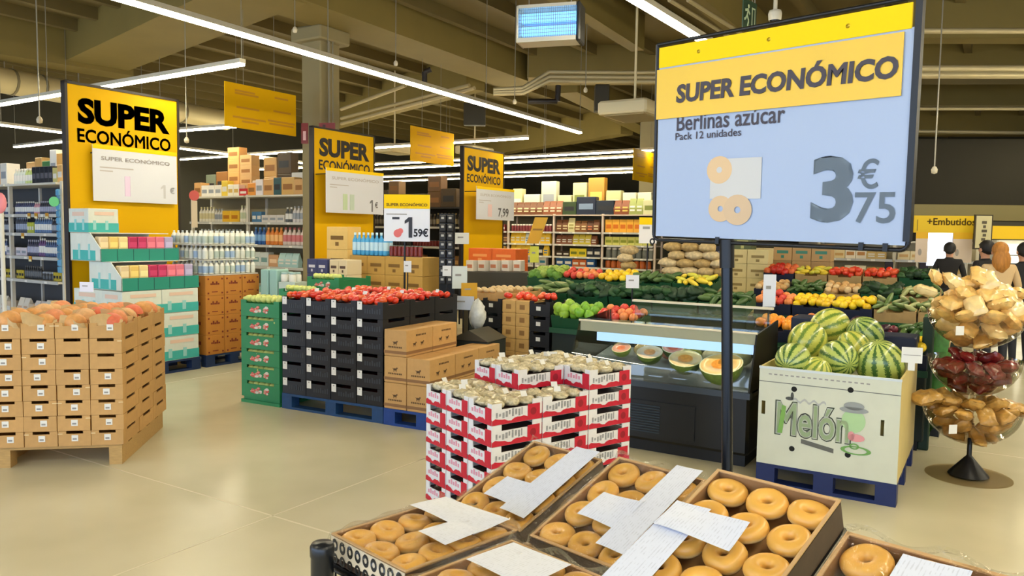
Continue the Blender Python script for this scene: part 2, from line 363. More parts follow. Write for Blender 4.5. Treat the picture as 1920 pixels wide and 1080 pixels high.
# speakers / vents on the ceiling
for i, (u, v, w, h, dd) in enumerate(((1128,185,26,48,14.5), (890,215,40,40,19.0))):
    t = item('ceiling_box', MB().bbox((-w*dd/2900,-0.12,-h*dd/2900),(w*dd/2900,0.12,h*dd/2900),0.01).mesh('ceiling_box', M('dark_olive', (44,40,26), 0.6)), ('dark loudspeaker box under the beams left of the price sign','dark square grille behind the long lamp')[i], 'box', at(u,v,dd))
for i, (u, v, w, dd) in enumerate(((1190,208,95,12.0), (740,280,45,20.0), (890,283,40,20.0))):
    item('air_cassette', MB().tube((0,0,0.1),(0,0,ZC-at(u,v,dd).z),0.02,6).bbox((-w*dd/2900,-0.5,-0.1),(w*dd/2900,0.5,0.1),0.03).box((-w*dd/3600,-0.4,-0.115),(w*dd/3600,0.4,-0.1),1).mesh('air_cassette', M('cassette_white',(214,200,160),0.6), M('cassette_grille',(150,136,96),0.6)), ('pale ceiling air unit left of the white price sign','pale far ceiling air unit by middle hanging panel','pale far ceiling air unit above third tall sign')[i], 'air unit', at(u,v,dd), (0,0,TH))
# hanging sensors
for i, (u, v, dd) in enumerate(((74,224,9.5),(350,262,11),(1752,318,9.0),(553,55,11),(742,118,12.5),(965,190,13.5),(1098,168,13.0))):
    t = thing('hanging_sensor', 'small white hanging ceiling sensor, %s from the left' % ORD[(0,1,6,2,3,4,5)[i]], 'sensor', at(u,v,dd))
    obj('stem', MB().tube((0,0,0),(0,0,ZC-at(u,v,dd).z),0.008,6).mesh('stem', WIRE), t); obj('sensor_head', MB().lathe([(0.001,-0.05),(0.03,-0.04),(0.035,0.0),(0.02,0.03),(0.005,0.04)],10).mesh('sensor_head', MC((206,196,170))), t)
# dome camera
t = thing('dome_camera', 'white dome security camera on a stem above the price sign', 'camera', at(1453,32,6.9))
obj('stem', MB().tube((0,0,0.05),(0,0,1.2),0.018,8).mesh('stem', MC((210,200,176))), t)
obj('housing', MB().lathe([(0.001,0.06),(0.05,0.055),(0.058,0.03),(0.055,-0.02),(0.05,-0.03)],16).mesh('housing', MC((216,208,186))), t)
obj('dome', MB().lathe([(0.045,-0.03),(0.04,-0.055),(0.02,-0.07),(0.001,-0.074)],16).mesh('dome', MC((24,24,26), 0.15)), t)
# exit sign
t = thing('exit_sign', 'dark green hanging exit sign with running figure and arrow', 'sign', at(1405,30,7.0), R(48))
EXG = M('exit_green', (20,58,34), 0.5); EXW = M('exit_print', (196,214,176), 0.5)
obj('panel', MB().box((-0.13,-0.006,-0.13),(0.13,0.006,0.13)).mesh('panel', EXG), t)
fm = MB().disc((-0.035,0,0.075),0.018,12)
for a, b in (((-0.04,0.055),(-0.06,-0.005)),((-0.06,-0.005),(-0.03,-0.05)),((-0.03,-0.05),(-0.05,-0.10)),((-0.06,-0.005),(-0.09,-0.04)),((-0.09,-0.04),(-0.115,-0.05)),((-0.045,0.045),(-0.1,0.03)),((-0.045,0.04),(-0.005,0.01))):
    dx, dz = b[0]-a[0], b[1]-a[1]; l = math.hypot(dx,dz); nx, nz = -dz/l*0.011, dx/l*0.011
    fm.add([(a[0]-nx,0,a[1]-nz),(b[0]-nx,0,b[1]-nz),(b[0]+nx,0,b[1]+nz),(a[0]+nx,0,a[1]+nz)],[(0,1,2,3)])
obj('running_figure', fm.mesh('running_figure', EXW), t, (0,-0.009,0)); flat(t, 'door_pictogram', EXW, 0.03, -0.09, 0.1, 0.08, -0.008)
flat(t, 'door_opening', EXG, 0.045, -0.075, 0.085, 0.065, -0.0095)
obj('hanging_rod', MB().tube((-0.1,0,0.13),(-0.1,0,2.0),0.006,6).mesh('hanging_rod', WIRE), t); obj('hanging_rod', MB().tube((0.1,0,0.13),(0.1,0,2.0),0.006,6).mesh('hanging_rod', WIRE), t)
# insect trap lamp
t = thing('insect_trap', 'hanging insect trap with glowing blue-white grille', 'insect trap', at(1026,40,7.2), R(-16))
obj('case', MB().box((-0.27,-0.02,0.125),(0.27,0.22,0.155)).box((-0.27,-0.02,-0.18),(0.27,0.2,-0.14)).box((-0.27,0.16,-0.14),(0.27,0.2,0.13)).mesh('case', M('trap_metal', (214,208,190), 0.35, metal=0.3)), t)
obj('end_cap', MB().bbox((0.27,-0.02,-0.19),(0.31,0.22,0.165),0.015).mesh('end_cap', MC((26,26,26),0.4)), t); obj('end_cap', MB().bbox((-0.29,-0.02,-0.18),(-0.27,0.22,0.155),0.008).mesh('end_cap', M('trap_metal', (214,208,190))), t)
UV = M('trap_tube', (120,190,255), 0.4, emit=0.75)
for k in range(2): obj('tube', MB().tube((-0.26,0.10,-0.06+0.12*k),(0.26,0.10,-0.06+0.12*k),0.045,10).mesh('tube', UV), t)
obj('glow_plate', MB().box((-0.26,0.15,-0.14),(0.26,0.158,0.125)).mesh('glow_plate', MC((150,168,180))), t)
gr = MB()
for k in range(27):
    xx = -0.26+0.02*k; gr.box((xx-0.0016,-0.015,-0.14),(xx+0.0016,-0.011,0.125))
for k in range(9):
    zz = -0.13+0.03*k; gr.box((-0.265,-0.017,zz-0.0016),(0.265,-0.013,zz+0.0016))
obj('grille', gr.mesh('grille', M('trap_wire', (150,150,140), 0.4, metal=0.4)), t)
obj('hanging_rod', MB().tube((-0.2,0.1,0.155),(-0.2,0.1,2.2),0.006,6).mesh('hanging_rod', WIRE), t); obj('hanging_rod', MB().tube((0.2,0.1,0.155),(0.2,0.1,2.2),0.006,6).mesh('hanging_rod', WIRE), t)
# ================================================================== doughnut display in the foreground
BLK = M('black_metal', (22, 23, 26), 0.35, metal=0.3)
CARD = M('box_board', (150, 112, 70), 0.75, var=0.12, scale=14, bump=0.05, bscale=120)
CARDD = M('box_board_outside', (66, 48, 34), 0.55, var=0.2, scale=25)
RIMC = M('box_rim', (196, 160, 112), 0.7)
FILM = clear_mat('wrap_film', gloss=0.045, rough=0.06, wrinkle=1.0, wscale=16, edge=0.25)
def sheet_mat():
    mt = bpy.data.materials.new('printed_paper'); mt.use_nodes = True; nt = mt.node_tree; b = nt.nodes['Principled BSDF']; L = nt.links.new
    tc = nt.nodes.new('ShaderNodeTexCoord'); w = nt.nodes.new('ShaderNodeTexWave'); w.wave_type = 'BANDS'; w.bands_direction = 'X'; w.inputs['Scale'].default_value = 42; w.inputs['Distortion'].default_value = 0.5
    n = nt.nodes.new('ShaderNodeTexNoise'); n.inputs['Scale'].default_value = 70; L(tc.outputs['Object'], w.inputs[0]); L(tc.outputs['Object'], n.inputs['Vector'])
    mu = nt.nodes.new('ShaderNodeMath'); mu.operation = 'MULTIPLY'; L(w.outputs[1], mu.inputs[0]); L(n.outputs[0], mu.inputs[1])
    cr = nt.nodes.new('ShaderNodeValToRGB'); cr.color_ramp.elements[0].position = 0.42; cr.color_ramp.elements[1].position = 0.56
    cr.color_ramp.elements[0].color = rgb((212, 218, 234)); cr.color_ramp.elements[1].color = rgb((194, 200, 216)); L(mu.outputs[0], cr.inputs[0]); L(cr.outputs[0], b.inputs['Base Color'])
    b.inputs['Roughness'].default_value = 0.35; return mt
SHEET = sheet_mat()
def donut_mat():
    mt = bpy.data.materials.new('glazed_dough'); mt.use_nodes = True; nt = mt.node_tree; b = nt.nodes['Principled BSDF']; L = nt.links.new
    tc = nt.nodes.new('ShaderNodeTexCoord'); sp = nt.nodes.new('ShaderNodeSeparateXYZ'); L(tc.outputs['Object'], sp.inputs[0])
    n = nt.nodes.new('ShaderNodeTexNoise'); n.inputs['Scale'].default_value = 40; n.inputs['Detail'].default_value = 4; L(tc.outputs['Object'], n.inputs['Vector'])
    ma = nt.nodes.new('ShaderNodeMath'); ma.operation = 'MULTIPLY_ADD'; ma.inputs[1].default_value = 0.012; L(n.outputs[0], ma.inputs[0]); L(sp.outputs[2], ma.inputs[2])
    mr = nt.nodes.new('ShaderNodeMapRange'); mr.inputs['From Min'].default_value = -0.012; mr.inputs['From Max'].default_value = 0.026; L(ma.outputs[0], mr.inputs['Value'])
    cr = nt.nodes.new('ShaderNodeValToRGB'); e = cr.color_ramp.elements; e[0].position = 0.0; e[0].color = rgb((190, 128, 44)); e[1].position = 1.0; e[1].color = rgb((222, 168, 74))
    x = e.new(0.3); x.color = rgb((242, 212, 144)); x = e.new(0.5); x.color = rgb((226, 174, 84)); L(mr.outputs[0], cr.inputs[0])
    oi = nt.nodes.new('ShaderNodeObjectInfo'); m2 = nt.nodes.new('ShaderNodeMapRange'); m2.inputs['To Min'].default_value = 0.9; m2.inputs['To Max'].default_value = 1.06; L(oi.outputs['Random'], m2.inputs['Value'])
    hs = nt.nodes.new('ShaderNodeHueSaturation'); L(m2.outputs[0], hs.inputs['Value']); L(cr.outputs[0], hs.inputs['Color']); L(hs.outputs[0], b.inputs['Base Color'])
    b.inputs['Roughness'].default_value = 0.42; b.inputs['Coat Weight'].default_value = 0.25; b.inputs['Coat Roughness'].default_value = 0.2
    bp = nt.nodes.new('ShaderNodeBump'); bp.inputs['Strength'].default_value = 0.12; bp.inputs['Distance'].default_value = 0.004; L(n.outputs[0], bp.inputs['Height']); L(bp.outputs[0], b.inputs['Normal'])
    return mt
DOUGH = donut_mat()
def donut_mesh(seed):
    rn = random.Random(seed); mb = MB().torus(0.0285, 0.0195, 32, 16, 0.92); ph = rn.uniform(0, 6); q = rn.uniform(0.0, 0.05)
    mb.v = [(x*(1+q*math.sin(2*math.atan2(y,x)+ph)), y*(1+q*math.cos(3*math.atan2(y,x)+ph)*0.6), z*(1+0.08*math.sin(math.atan2(y,x)+ph))) for x, y, z in mb.v]
    return mb.mesh('doughnut', DOUGH)
DN = [donut_mesh(k) for k in range(5)]
DEPTH = 0.072
def tray_mesh(w, l, d, out):
    t = 0.004; mb = MB(); mb.box((0,0,-d),(w,l,-d+t),0)
    for a, b in (((0,0,-d),(w,t,0)),((0,l-t,-d),(w,l,0)),((0,t,-d),(t,l-t,0)),((w-t,t,-d),(w,l-t,0))): mb.box(a, b, 0)
    e = 0.0012
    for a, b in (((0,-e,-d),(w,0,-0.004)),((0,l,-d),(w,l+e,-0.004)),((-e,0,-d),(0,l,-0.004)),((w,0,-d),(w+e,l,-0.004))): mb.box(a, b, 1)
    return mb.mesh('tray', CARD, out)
def rim_mesh(w, l):
    t = 0.006; mb = MB()
    for a, b in (((-0.002,-0.002,0),(w+0.002,t,0.003)),((-0.002,l-t,0),(w+0.002,l+0.002,0.003)),((-0.002,t,0),(t,l-t,0.003)),((w-t,t,0),(w+0.002,l-t,0.003))): mb.box(a, b)
    return mb.mesh('rim', RIMC)
def film_mesh(w, l, seed, up):
    rn = random.Random(seed); ph = [rn.uniform(0, 6.3) for _ in range(8)]
    def fn(u, v):
        x, y = -0.012+u*(w+0.024), -0.012+v*(l+0.024)
        z = 0.014 + 0.006*math.sin(9*u+4*v+ph[0])+0.004*math.sin(23*v-11*u+ph[1])+0.003*math.sin(37*u+ph[2]+15*v)
        ed = min(u, 1-u, v, 1-v)
        if ed < 0.01: z = -0.022
        elif ed < 0.06: z = 0.005
        if v > 0.93: z += up*(v-0.93)/0.07*(0.5+0.5*math.sin(14*u+ph[3]))
        return (x, y, z)
    return MB().grid(fn, 44, 56).mesh('film', FILM)
A_ = Vector((0.71, -0.704, 0.0)).normalized(); B_T = Vector((0.665, 0.665, 0.335)).normalized(); B_F = Vector((0.704, 0.71, 0.0)).normalized()
def mk(o, b):
    n = A_.cross(b).normalized(); return frame(Vector(o), A_, b, n), n
BOXES = [   # origin, along, width, length, name, film, sheets (x0,y0,x1,y1), rows
 ('flat', (-0.47, 2.01, 0.845), B_F, 0.32, 0.375, 'doughnut box nearest the black post, with ring print on its side', True, [(0.03,0.235,0.30,0.37),(0.20,0.13,0.31,0.26)]),
 ('tilt', (-0.18, 2.40, 0.79), B_T, 0.30, 0.40, 'tilted doughnut box farthest back, beside the red and white cartons', True, [(0.195,0.03,0.295,0.405),(0.095,0.06,0.22,0.17)]),
 ('tilt', (0.06, 2.03, 0.84), B_T, 0.295, 0.41, 'tilted doughnut box in the middle, between the other two tilted boxes', True, [(0.205,0.03,0.29,0.415),(0.09,0.10,0.22,0.22)]),
 ('tilt', (0.25, 1.61, 0.94), B_T, 0.30, 0.40, 'uncovered tilted doughnut box below the price sign pole', False, [(-0.005,-0.08,0.085,0.225),(0.0,0.12,0.185,0.215)]),
 ('flat', (-0.255, 1.69, 0.855), B_F, 0.32, 0.375, 'doughnut box cut by the bottom edge, in the middle', True, [(0.05,0.17,0.24,0.33)]),
]
NF = {'tilt': [(0,0),(1,0),(2,0)]}
def doughnut_box(k, o, b, w, l, what, film, sheets, mat=None, rings=False):
    mt, n = (mk(o, b) if mat is None else (mat, None))
    t = thing('doughnut_box', what, 'box', mat=mt)
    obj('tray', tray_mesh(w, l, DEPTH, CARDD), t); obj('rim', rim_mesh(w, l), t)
    for i, (x0, y0, x1, y1) in enumerate(sheets):
        rn = random.Random(k*7+i); bend = rn.uniform(0.002, 0.006); zb = 0.026 + 0.003*i
        me = MB().grid(lambda u, v: (x0+(x1-x0)*u, y0+(y1-y0)*v, zb+bend*math.sin(3.1*u+1)*math.cos(2.3*v)), 8, 8).mesh('label_sheet', SHEET)
        obj('label_sheet', me, t)
    if film: obj('film', film_mesh(w, l, k, 0.03), t)
    rn = random.Random(100+k); nx, ny = 3, 4; px, py = w/nx, l/ny
    for j in range(ny):
        for i in range(nx):
            loc = Vector(((i+0.5)*px+rn.uniform(-.002,.002), (j+0.5)*py+rn.uniform(-.002,.002), -0.020 if not film else -0.016))
            q = mt @ Matrix.Translation(loc) @ Matrix.Rotation(rn.uniform(-.16,.16),4,'X') @ Matrix.Rotation(rn.uniform(-.16,.16),4,'Y') @ Matrix.Rotation(rn.uniform(0,6.3),4,'Z')
            lift = mt.to_3x3() @ Vector((0,0,0.0))
            d = bpy.data.objects.new('doughnut', DN[rn.randrange(5)]); COL.objects.link(d); d.matrix_world = q
            tag(d, 'ring doughnut, %s from left in %s row from front, %s' % (ORD[i], ORD[j], SHORT[k]), 'doughnut', 'ring doughnuts in open boxes')
    return t
SHORT = ['flat box by black post', 'tilted box by red cartons', 'middle tilted box', 'uncovered box under sign pole', 'box at bottom edge', 'box in bottom right corner']
for k, (kd, o, b, w, l, what, film, sh) in enumerate(BOXES): 
    t = doughnut_box(k, o, b, w, l, what, film, sh)
    if k == 0:
        RP = M('ring_print', (18,17,16), 0.5); RW = M('print_ground', (206,190,160), 0.6)
        obj('print_band', MB().box((0,-0.0035,-0.055),(w,-0.002,-0.002)).mesh('print_band', RW), t)
        for i in range(9):
            obj('ring_mark', MB().disc((0.02+i*0.035,0,-0.022),0.0135,18,r_in=0.42,ry=0.017).mesh('ring_mark', RP), t, (0,-0.0045,0))
            obj('arch_mark', MB().disc((0.02+i*0.035,0,-0.058),0.0125,18,r_in=0.45,ry=0.014).mesh('arch_mark', RP), t, (0,-0.0045,0))
a5 = Vector((0.84,-0.54,-0.05)).normalized(); b5 = Vector((0.53,0.83,-0.15)); n5 = a5.cross(b5).normalized(); b5 = n5.cross(a5)
FFR = mk(at(1590,1000,1.45)-B_T*0.4, B_T)[0]
doughnut_box(5, None, None, 0.30, 0.40, 'doughnut box in the bottom right corner, wrapped in film', True, [(0.115,0.10,0.225,0.36)], FFR)
# black rack carrying the boxes
rk = thing('display_rack', 'black metal display rack carrying the doughnut boxes, round post at its corner', 'rack', (-0.49,1.99,0), 0)
rinv = Matrix.Translation((0.49,-1.99,0))
def rack_board(name, mt, w, l):
    o = obj(name, MB().box((-0.005,-0.005,-DEPTH-0.014),(w+0.005,l+0.005,-DEPTH-0.002)).mesh(name, BLK), rk); o.matrix_local = rinv @ mt; return o
for k, (kd, o, b, w, l, what, film, sh) in enumerate(BOXES): rack_board('shelf_board', mk(o, b)[0], w, l)
rack_board('shelf_board', FFR, 0.3, 0.4)
pc = at(604, 1019, 1.93)
obj('corner_post', MB().lathe([(0.001,pc.z+0.003),(0.026,pc.z+0.002),(0.031,pc.z-0.006),(0.031,pc.z-0.03),(0.029,pc.z-0.034),(0.029,0.0)],24).mesh('corner_post', M('post_black', (20,24,30), 0.3)), rk, (pc.x+0.49, pc.y-1.99, 0))
for p in ((0.15,2.0),(0.62,1.95),(0.2,1.5),(0.75,1.35)):
    obj('leg', MB().tube((p[0]+0.49,p[1]-1.99,0),(p[0]+0.49,p[1]-1.99,0.72),0.02,10).mesh('leg', BLK), rk)
# side lattice under the flat box
lat = MB()
for i in range(10): lat.tube((0.0+0.035*i,0,-0.30),(0.0+0.035*i,0,-0.085),0.003,6)
lat.tube((-0.01,0,-0.085),(0.34,0,-0.085),0.005,6)
o = obj('side_lattice', lat.mesh('side_lattice', BLK), rk); o.matrix_local = rinv @ mk(BOXES[0][1], B_F)[0] @ Matrix.Translation((0,-0.012,0))
# ------------------------------------------------------------------ big price sign on its pole
SA = Vector((0.67,-0.74,-0.02)).normalized(); SB = Vector((-0.01,-0.04,1.0)); SN = SA.cross(SB).normalized(); SB = SN.cross(SA)
# local frame of signs: x right, z up, front -Y
sg = thing('price_sign', 'large white and yellow price sign on a black pole above the doughnuts', 'sign', mat=frame(Vector((0.45,2.44,1.65)), SA, -SN, SB))
W_, H_ = 0.75, 0.575
PAPER = M('sign_paper', (158,172,196), 0.32, coat=0.15); YEL = M('sign_yellow', (244,204,2), 0.6, spec=0.2); YEL2 = M('strip_yellow', (230,186,44), 0.35, var=0.05, scale=3)
GTX = M('sign_grey_print', (100,92,100), 0.45); GTX2 = M('sign_washed_price', (134,148,160), 0.45)  # lettering greyed: the wash of reflections on the gloss is in the colour
obj('panel', MB().box((0,0,0),(W_,0.004,H_*0.9)).mesh('panel', PAPER), sg)
obj('header', MB().box((0,-0.002,H_*0.895),(W_*0.985,0.004,H_)).mesh('header', YEL), sg)
for f in (0.19, 0.49, 0.78): obj('rivet', MB().lathe([(0.001,0.004),(0.004,0.003),(0.006,0)],10,mat=Matrix.Rotation(R(90),4,'X')).mesh('rivet', M('rivet_metal',(190,160,40),0.3,metal=0.6)), sg, (W_*f,-0.002,H_*0.948))
obj('title_strip', MB().box((-0.004,-0.006,H_*0.625),(W_*0.965,-0.003,H_*0.885)).mesh('title_strip', YEL2), sg)
txt(sg, 'SUPER ECONÓMICO', GTX, (W_*0.525, H_*0.757), W_*0.86, H_*0.118, -0.008, 0.042, 0.06)
txt(sg, 'Berlinas azúcar', GTX, (W_*0.33, H_*0.597), W_*0.47, H_*0.085, -0.0022, 0.012)
txt(sg, 'Pack 12 unidades', GTX, (W_*0.24, H_*0.527), W_*0.30, H_*0.038, -0.0022, 0.01)
txt(sg, '3', GTX2, (W_*0.751, H_*0.24), W_*0.15, H_*0.30, -0.0022, 0.035)
txt(sg, '€', GTX2, (W_*0.872, H_*0.305), W_*0.07, H_*0.13, -0.0022, 0.012)
txt(sg, '75', GTX2, (W_*0.899, H_*0.158), W_*0.135, H_*0.135, -0.0022, 0.012)
pk = MB().add([(0.255,0,0.28),(0.45,0,0.28),(0.44,0,0.40),(0.27,0,0.425)],[(0,1,2,3)]).mesh('picture_pack', M('pic_pack',(226,224,214),0.4)); 
flat(sg, 'picture_pack', M('pic_pack2',(196,194,188),0.4), W_*0.26, H_*0.20, W_*0.48, H_*0.40, -0.0022)
for i, (cx, cz, r) in enumerate(((0.30,0.345,0.042),(0.31,0.15,0.04),(0.385,0.145,0.046))):
    obj('picture_doughnut', MB().disc((W_*cx,0,H_*cz),r,24,r_in=0.22,ry=r*0.95).mesh('picture_doughnut', M('pic_dough%d'%i,(214-6*i,180-4*i,132),0.4)), sg, (0,-0.0026-0.0003*i,0))
fr = MB(); rr = 0.006; z0 = -0.012; z1 = H_+0.012; cx = 0.02
pts = [(-0.012,0.006,z1),(-0.012,0.006,z0+cx)]
for k in range(1,6): a_ = math.pi+math.pi/2*k/5; pts.append((-0.012+cx+cx*math.cos(a_),0.006,z0+cx+cx*math.sin(a_)))
pts.append((W_+0.006-cx,0.006,z0))
for k in range(1,6): a_ = -math.pi/2+math.pi/2*k/5; pts.append((W_+0.006-cx+cx*math.cos(a_),0.006,z0+cx+cx*math.sin(a_)))
pts += [(W_+0.006,0.006,z1),(-0.012,0.006,z1)]
obj('frame', fr.path(pts, rr, 8).mesh('frame', BLK), sg)
obj('side_rail', MB().box((W_-0.004,-0.004,0.01),(W_+0.012,0.014,z1)).mesh('side_rail', BLK), sg)
obj('corner_ring', MB().torus(0.008,0.0025,16,8).mesh('corner_ring', BLK), sg, (-0.013,0.0,-0.018), (R(90),0,0))
for f in (0.3, 0.86, 0.94): obj('clip', MB().box((W_*f-0.006,-0.004,-0.016),(W_*f+0.006,0.01,0.004)).mesh('clip', BLK), sg)
inv = sg.matrix_world.inverted()
p0 = inv @ Vector((0.625,2.262,1.642)); p1 = inv @ Vector((0.668,2.21,0.0))
obj('pole', MB().tube(p0, p1, 0.0165, 14).mesh('pole', M('pole_black',(24,28,34),0.25,metal=0.4)), sg)
pj = p0.lerp(p1, 0.05); obj('pole_socket', MB().tube(p0, pj, 0.0215, 14).mesh('pole_socket', BLK), sg)
obj('pole_foot', MB().tube(p1, p1.lerp(p0,0.02), 0.16, 24).mesh('pole_foot', BLK), sg)
# ================================================================== stacks on pallets
def pallet(name, label, loc, rz, w, d, mat, blocks=3, skids=True):
    t = thing(name, label, 'pallet', loc, rz)
    nb = 5; bw = d/7.5
    for k in range(nb):      # deck boards run along x
        y = (d-bw)*k/(nb-1); obj('deck_board', cached(('deck',w,bw,mat.name), lambda: MB().box((0,0,0.122),(w,bw,0.144)).mesh('deck_board', mat)), t, (0,y,0))
    for k in range(3):
        y = (d-0.1)*k/2; skids and obj('bottom_board', cached(('bot',w,mat.name), lambda: MB().box((0,0,0.0),(w,0.1,0.022)).mesh('bottom_board', mat)), t, (0,y,0))
        for i in range(blocks):
            x = (w-(0.12 if skids else 0.085))*i/(blocks-1); obj('block', cached(('blk',mat.name,skids), lambda: MB().box((0,0,0.0 if not skids else 0.022),(0.12 if skids else 0.085,0.1,0.122)).mesh('block', mat)), t, (x,y,0))
    return t
WOODP = M('pallet_wood', (186,150,92), 0.8, var=0.15, scale=18, stretch=(1,8,8))
BLUEP = M('pallet_blue', (24,62,132), 0.6, var=0.15, scale=14)
BLUED = M('pallet_dark_blue', (26,66,110), 0.6, var=0.2, scale=14)
KRAFT = M('kraft_board', (196,152,92), 0.75, var=0.06, scale=22, bump=0.03, bscale=160, rand=0.05)
KRAFT2 = M('kraft_brown', (176,122,56), 0.75, var=0.07, scale=18, rand=0.05)
WHITE = M('white_label', (228,226,218), 0.55)
PRN = M('faint_print', (150,146,140), 0.6)
def notch_crate(w, d, h, mat, nf=0.5, nh=0.2, t=0.008, g=0.003, inset=0.0):
    mb = MB(); x0, x1, y0, y1 = g, w-g, g, d-g; z1 = h-0.002; zn = h*(1-nh)
    mb.box((x0,y0,0),(x1,y1,0.008))
    for y in (y0, y1-t):
        mb.box((x0,y,0.008),(x1,y+t,zn)); mb.box((x0,y,zn),(x0+(w-2*g)*(1-nf)/2,y+t,z1)); mb.box((x1-(w-2*g)*(1-nf)/2,y,zn),(x1,y+t,z1))
    for x in (x0, x1-t):
        mb.box((x,y0+t,0.008),(x+t,y1-t,zn)); mb.box((x,y0+t,zn),(x+t,y0+(d-2*g)*(1-nf)/2,z1)); mb.box((x,y1-(d-2*g)*(1-nf)/2,zn),(x+t,y1-t,z1))
    return mb.mesh('crate_body', mat)
# ---- left: cardboard melon crates
cw, cdp, ch = 0.213, 0.37, 0.107
rzL = R(10); cornerR = Vector((-2.69,5.31,0)); oL = cornerR - Vector((math.cos(rzL), math.sin(rzL), 0))*0.86
pallet('wooden_pallet', 'wooden pallet under the cardboard melon crates at left', oL + Vector((0.03,0.03,0)), rzL, 0.80, 1.05, WOODP, 2, False)
CB = notch_crate(cw, cdp, ch, KRAFT, 0.52, 0.2); LB = MB().box((-0.021,-0.0012,-0.021),(0.021,0.0012,0.021)).box((-0.014,-0.0016,-0.012),(0.012,-0.0012,0.0),1).mesh('label_sticker', WHITE, PRN)
mL = Matrix.Translation(oL) @ Matrix.Rotation(rzL, 4, 'Z')
rn = random.Random(5)
def ordl(i): return ORD[i]
for i in range(4):
    for j in range(3):
        for k in range(8):
            if j > 0 and i < 3 and k < 7: continue
            p = mL @ Vector((i*cw+0.004+rn.uniform(-.003,.003), j*cdp+rn.uniform(-.003,.003), 0.145+k*ch))
            where = 'front row, %s column from left' % ORD[i] if j == 0 else ('right side, %s row back' % ORD[j] if i == 3 else '%s row back, %s column' % (ORD[j], ORD[i]))
            t = thing('melon_crate', 'cardboard crate, %s layer up, %s, stack on wooden pallet' % (ORD[k], where), 'crate', p, rzL, 'cardboard crates on the wooden pallet')
            obj('crate_body', CB, t)
            if j == 0 and not (k in (5,6) and i >= 2 and rn.random() < .6): obj('label_sticker', LB, t, (cw*0.5+rn.uniform(-.01,.03), 0.0015, ch*(0.52 if k < 7 else 0.7)))
            if j == 0 and rn.random() < 0.5: obj('tape', MB().box((0,-0.001,0),(0.03,0.001,0.006)).mesh('tape', MC((224,200,150),0.4)), t, (rn.choice((0.0,cw-0.03)), 0.002, ch*0.78))
wp = [o for o in bpy.data.objects if o.name == 'wooden_pallet'][0]
for x in (0.0, 0.778): obj('stringer', MB().box((x,0.1,0.0),(x+0.022,0.95,0.122)).mesh('stringer', WOODP), wp)
obj('rear_board', MB().box((0.022,0.93,0.0),(0.778,0.95,0.122)).mesh('rear_board', WOODP), wp)  # unseen board, added to keep the space under the pallet dark
MELC = [M('melon_peach_%d' % i, c, 0.5, var=0.15, scale=30, bump=0.15, bscale=90) for i, c in enumerate(((226,176,120),(232,150,100),(222,160,92),(230,118,84)))]
MELM = [MB().ball((0,0,0),0.078,18,12,0,(1,1,0.95)).mesh('melon', q) for q in MELC]
LINER = M('liner_paper', (206,172,118), 0.7, var=0.1, scale=30)
def flap_mesh(seed):
    r2 = random.Random(seed); a = [r2.uniform(-.02,.02) for _ in range(6)]
    return MB().grid(lambda u, v: (0.012+0.19*u, 0.02+0.05*v*math.sin(3*u+a[0]*90)+a[0]*math.sin(5*u), 0.07+(0.10+a[2])*v*(0.75+0.3*math.sin(4*u+a[1]*80))), 10, 4).mesh('paper_liner', LINER)
FL = [flap_mesh(s) for s in range(4)]
n = 0
for i in range(4):
    for j in range(3):
        p = mL @ Vector((i*cw+0.004, j*cdp, 0.145+7*ch)); 
        for q in range(2):
            o = obj('paper_liner', FL[(i+j+2*q)%4], None, p + Vector((-math.sin(rzL),math.cos(rzL),0))*0.17*(q+(0.35 if q else 0)), (0,0,rzL)); tag(o, 'torn kraft paper liner, %s of top crate, %s column, %s row' % (('front','rear')[q], ORD[i], ORD[j]), 'liner', 'paper liners in the top melon crates')
        for q in range(2):
            mi = 3 if (i, j, q) in ((3,0,0),(2,1,0),(3,1,1)) else rn.randrange(3)
            pp = mL @ Vector((i*cw+cw/2+0.004+rn.uniform(-.01,.01), j*cdp+0.10+q*0.165, 0.145+7*ch+0.085+rn.uniform(0,.025)))
            item('melon', MELM[mi], '%s melon, %s crate column, %s row back, %s half of crate' % (('peach','orange','tan','coral red')[mi], ORD[i], ORD[j], ('front','rear')[q]), 'melon', pp, (rn.uniform(0,3),0,rn.uniform(0,3)), 'melons in the top cardboard crates')
# ---- red and white cartons
CX, CY, CHh = 0.357, 0.235, 0.12
rzC = math.atan2(0.6,0.8); oC = Vector((-0.10,4.14,0.004)); mC = Matrix.Translation(oC) @ Matrix.Rotation(rzC,4,'Z')
CWH = M('carton_white', (226,224,222), 0.5, var=0.05, scale=25); CRED = M('carton_red', (196,20,48), 0.45, var=0.1, scale=40); CGR = M('carton_grey_print', (150,150,150), 0.6, var=0.3, scale=60)
CRT = notch_crate(CX, CY, CHh, CWH, 0.62, 0.3, 0.006, 0.004)
def band_mesh():
    mb = MB(); e = 0.0015; g = 0.004
    def wavy(u): return 0.026+0.008*math.sin(u*14)+0.004*math.sin(u*31)
    N = 16
    for sx, (a, b) in enumerate((((g,g-e),(CX-g,g-e)),((g-e,CY-g),(g-e,g)))):
        vs = []; fs = []
        for i in range(N+1):
            u = i/N; x = a[0]+(b[0]-a[0])*u; y = a[1]+(b[1]-a[1])*u; vs += [(x,y,0.001),(x,y,wavy(u))]
        for i in range(N): fs.append((2*i,2*i+2,2*i+3,2*i+1))
        mb.add(vs, fs)
    return mb.mesh('red_band', CRED)
RB = band_mesh(); g = 0.004
CFL = MB().box((0.012,0.012,0.009),(CX-0.012,CY-0.012,0.08)).mesh('shaded_fruit_fill', M('notch_shade_fruit',(34,8,12),0.5))  # contents block, coloured near black so the carton notches look shaded
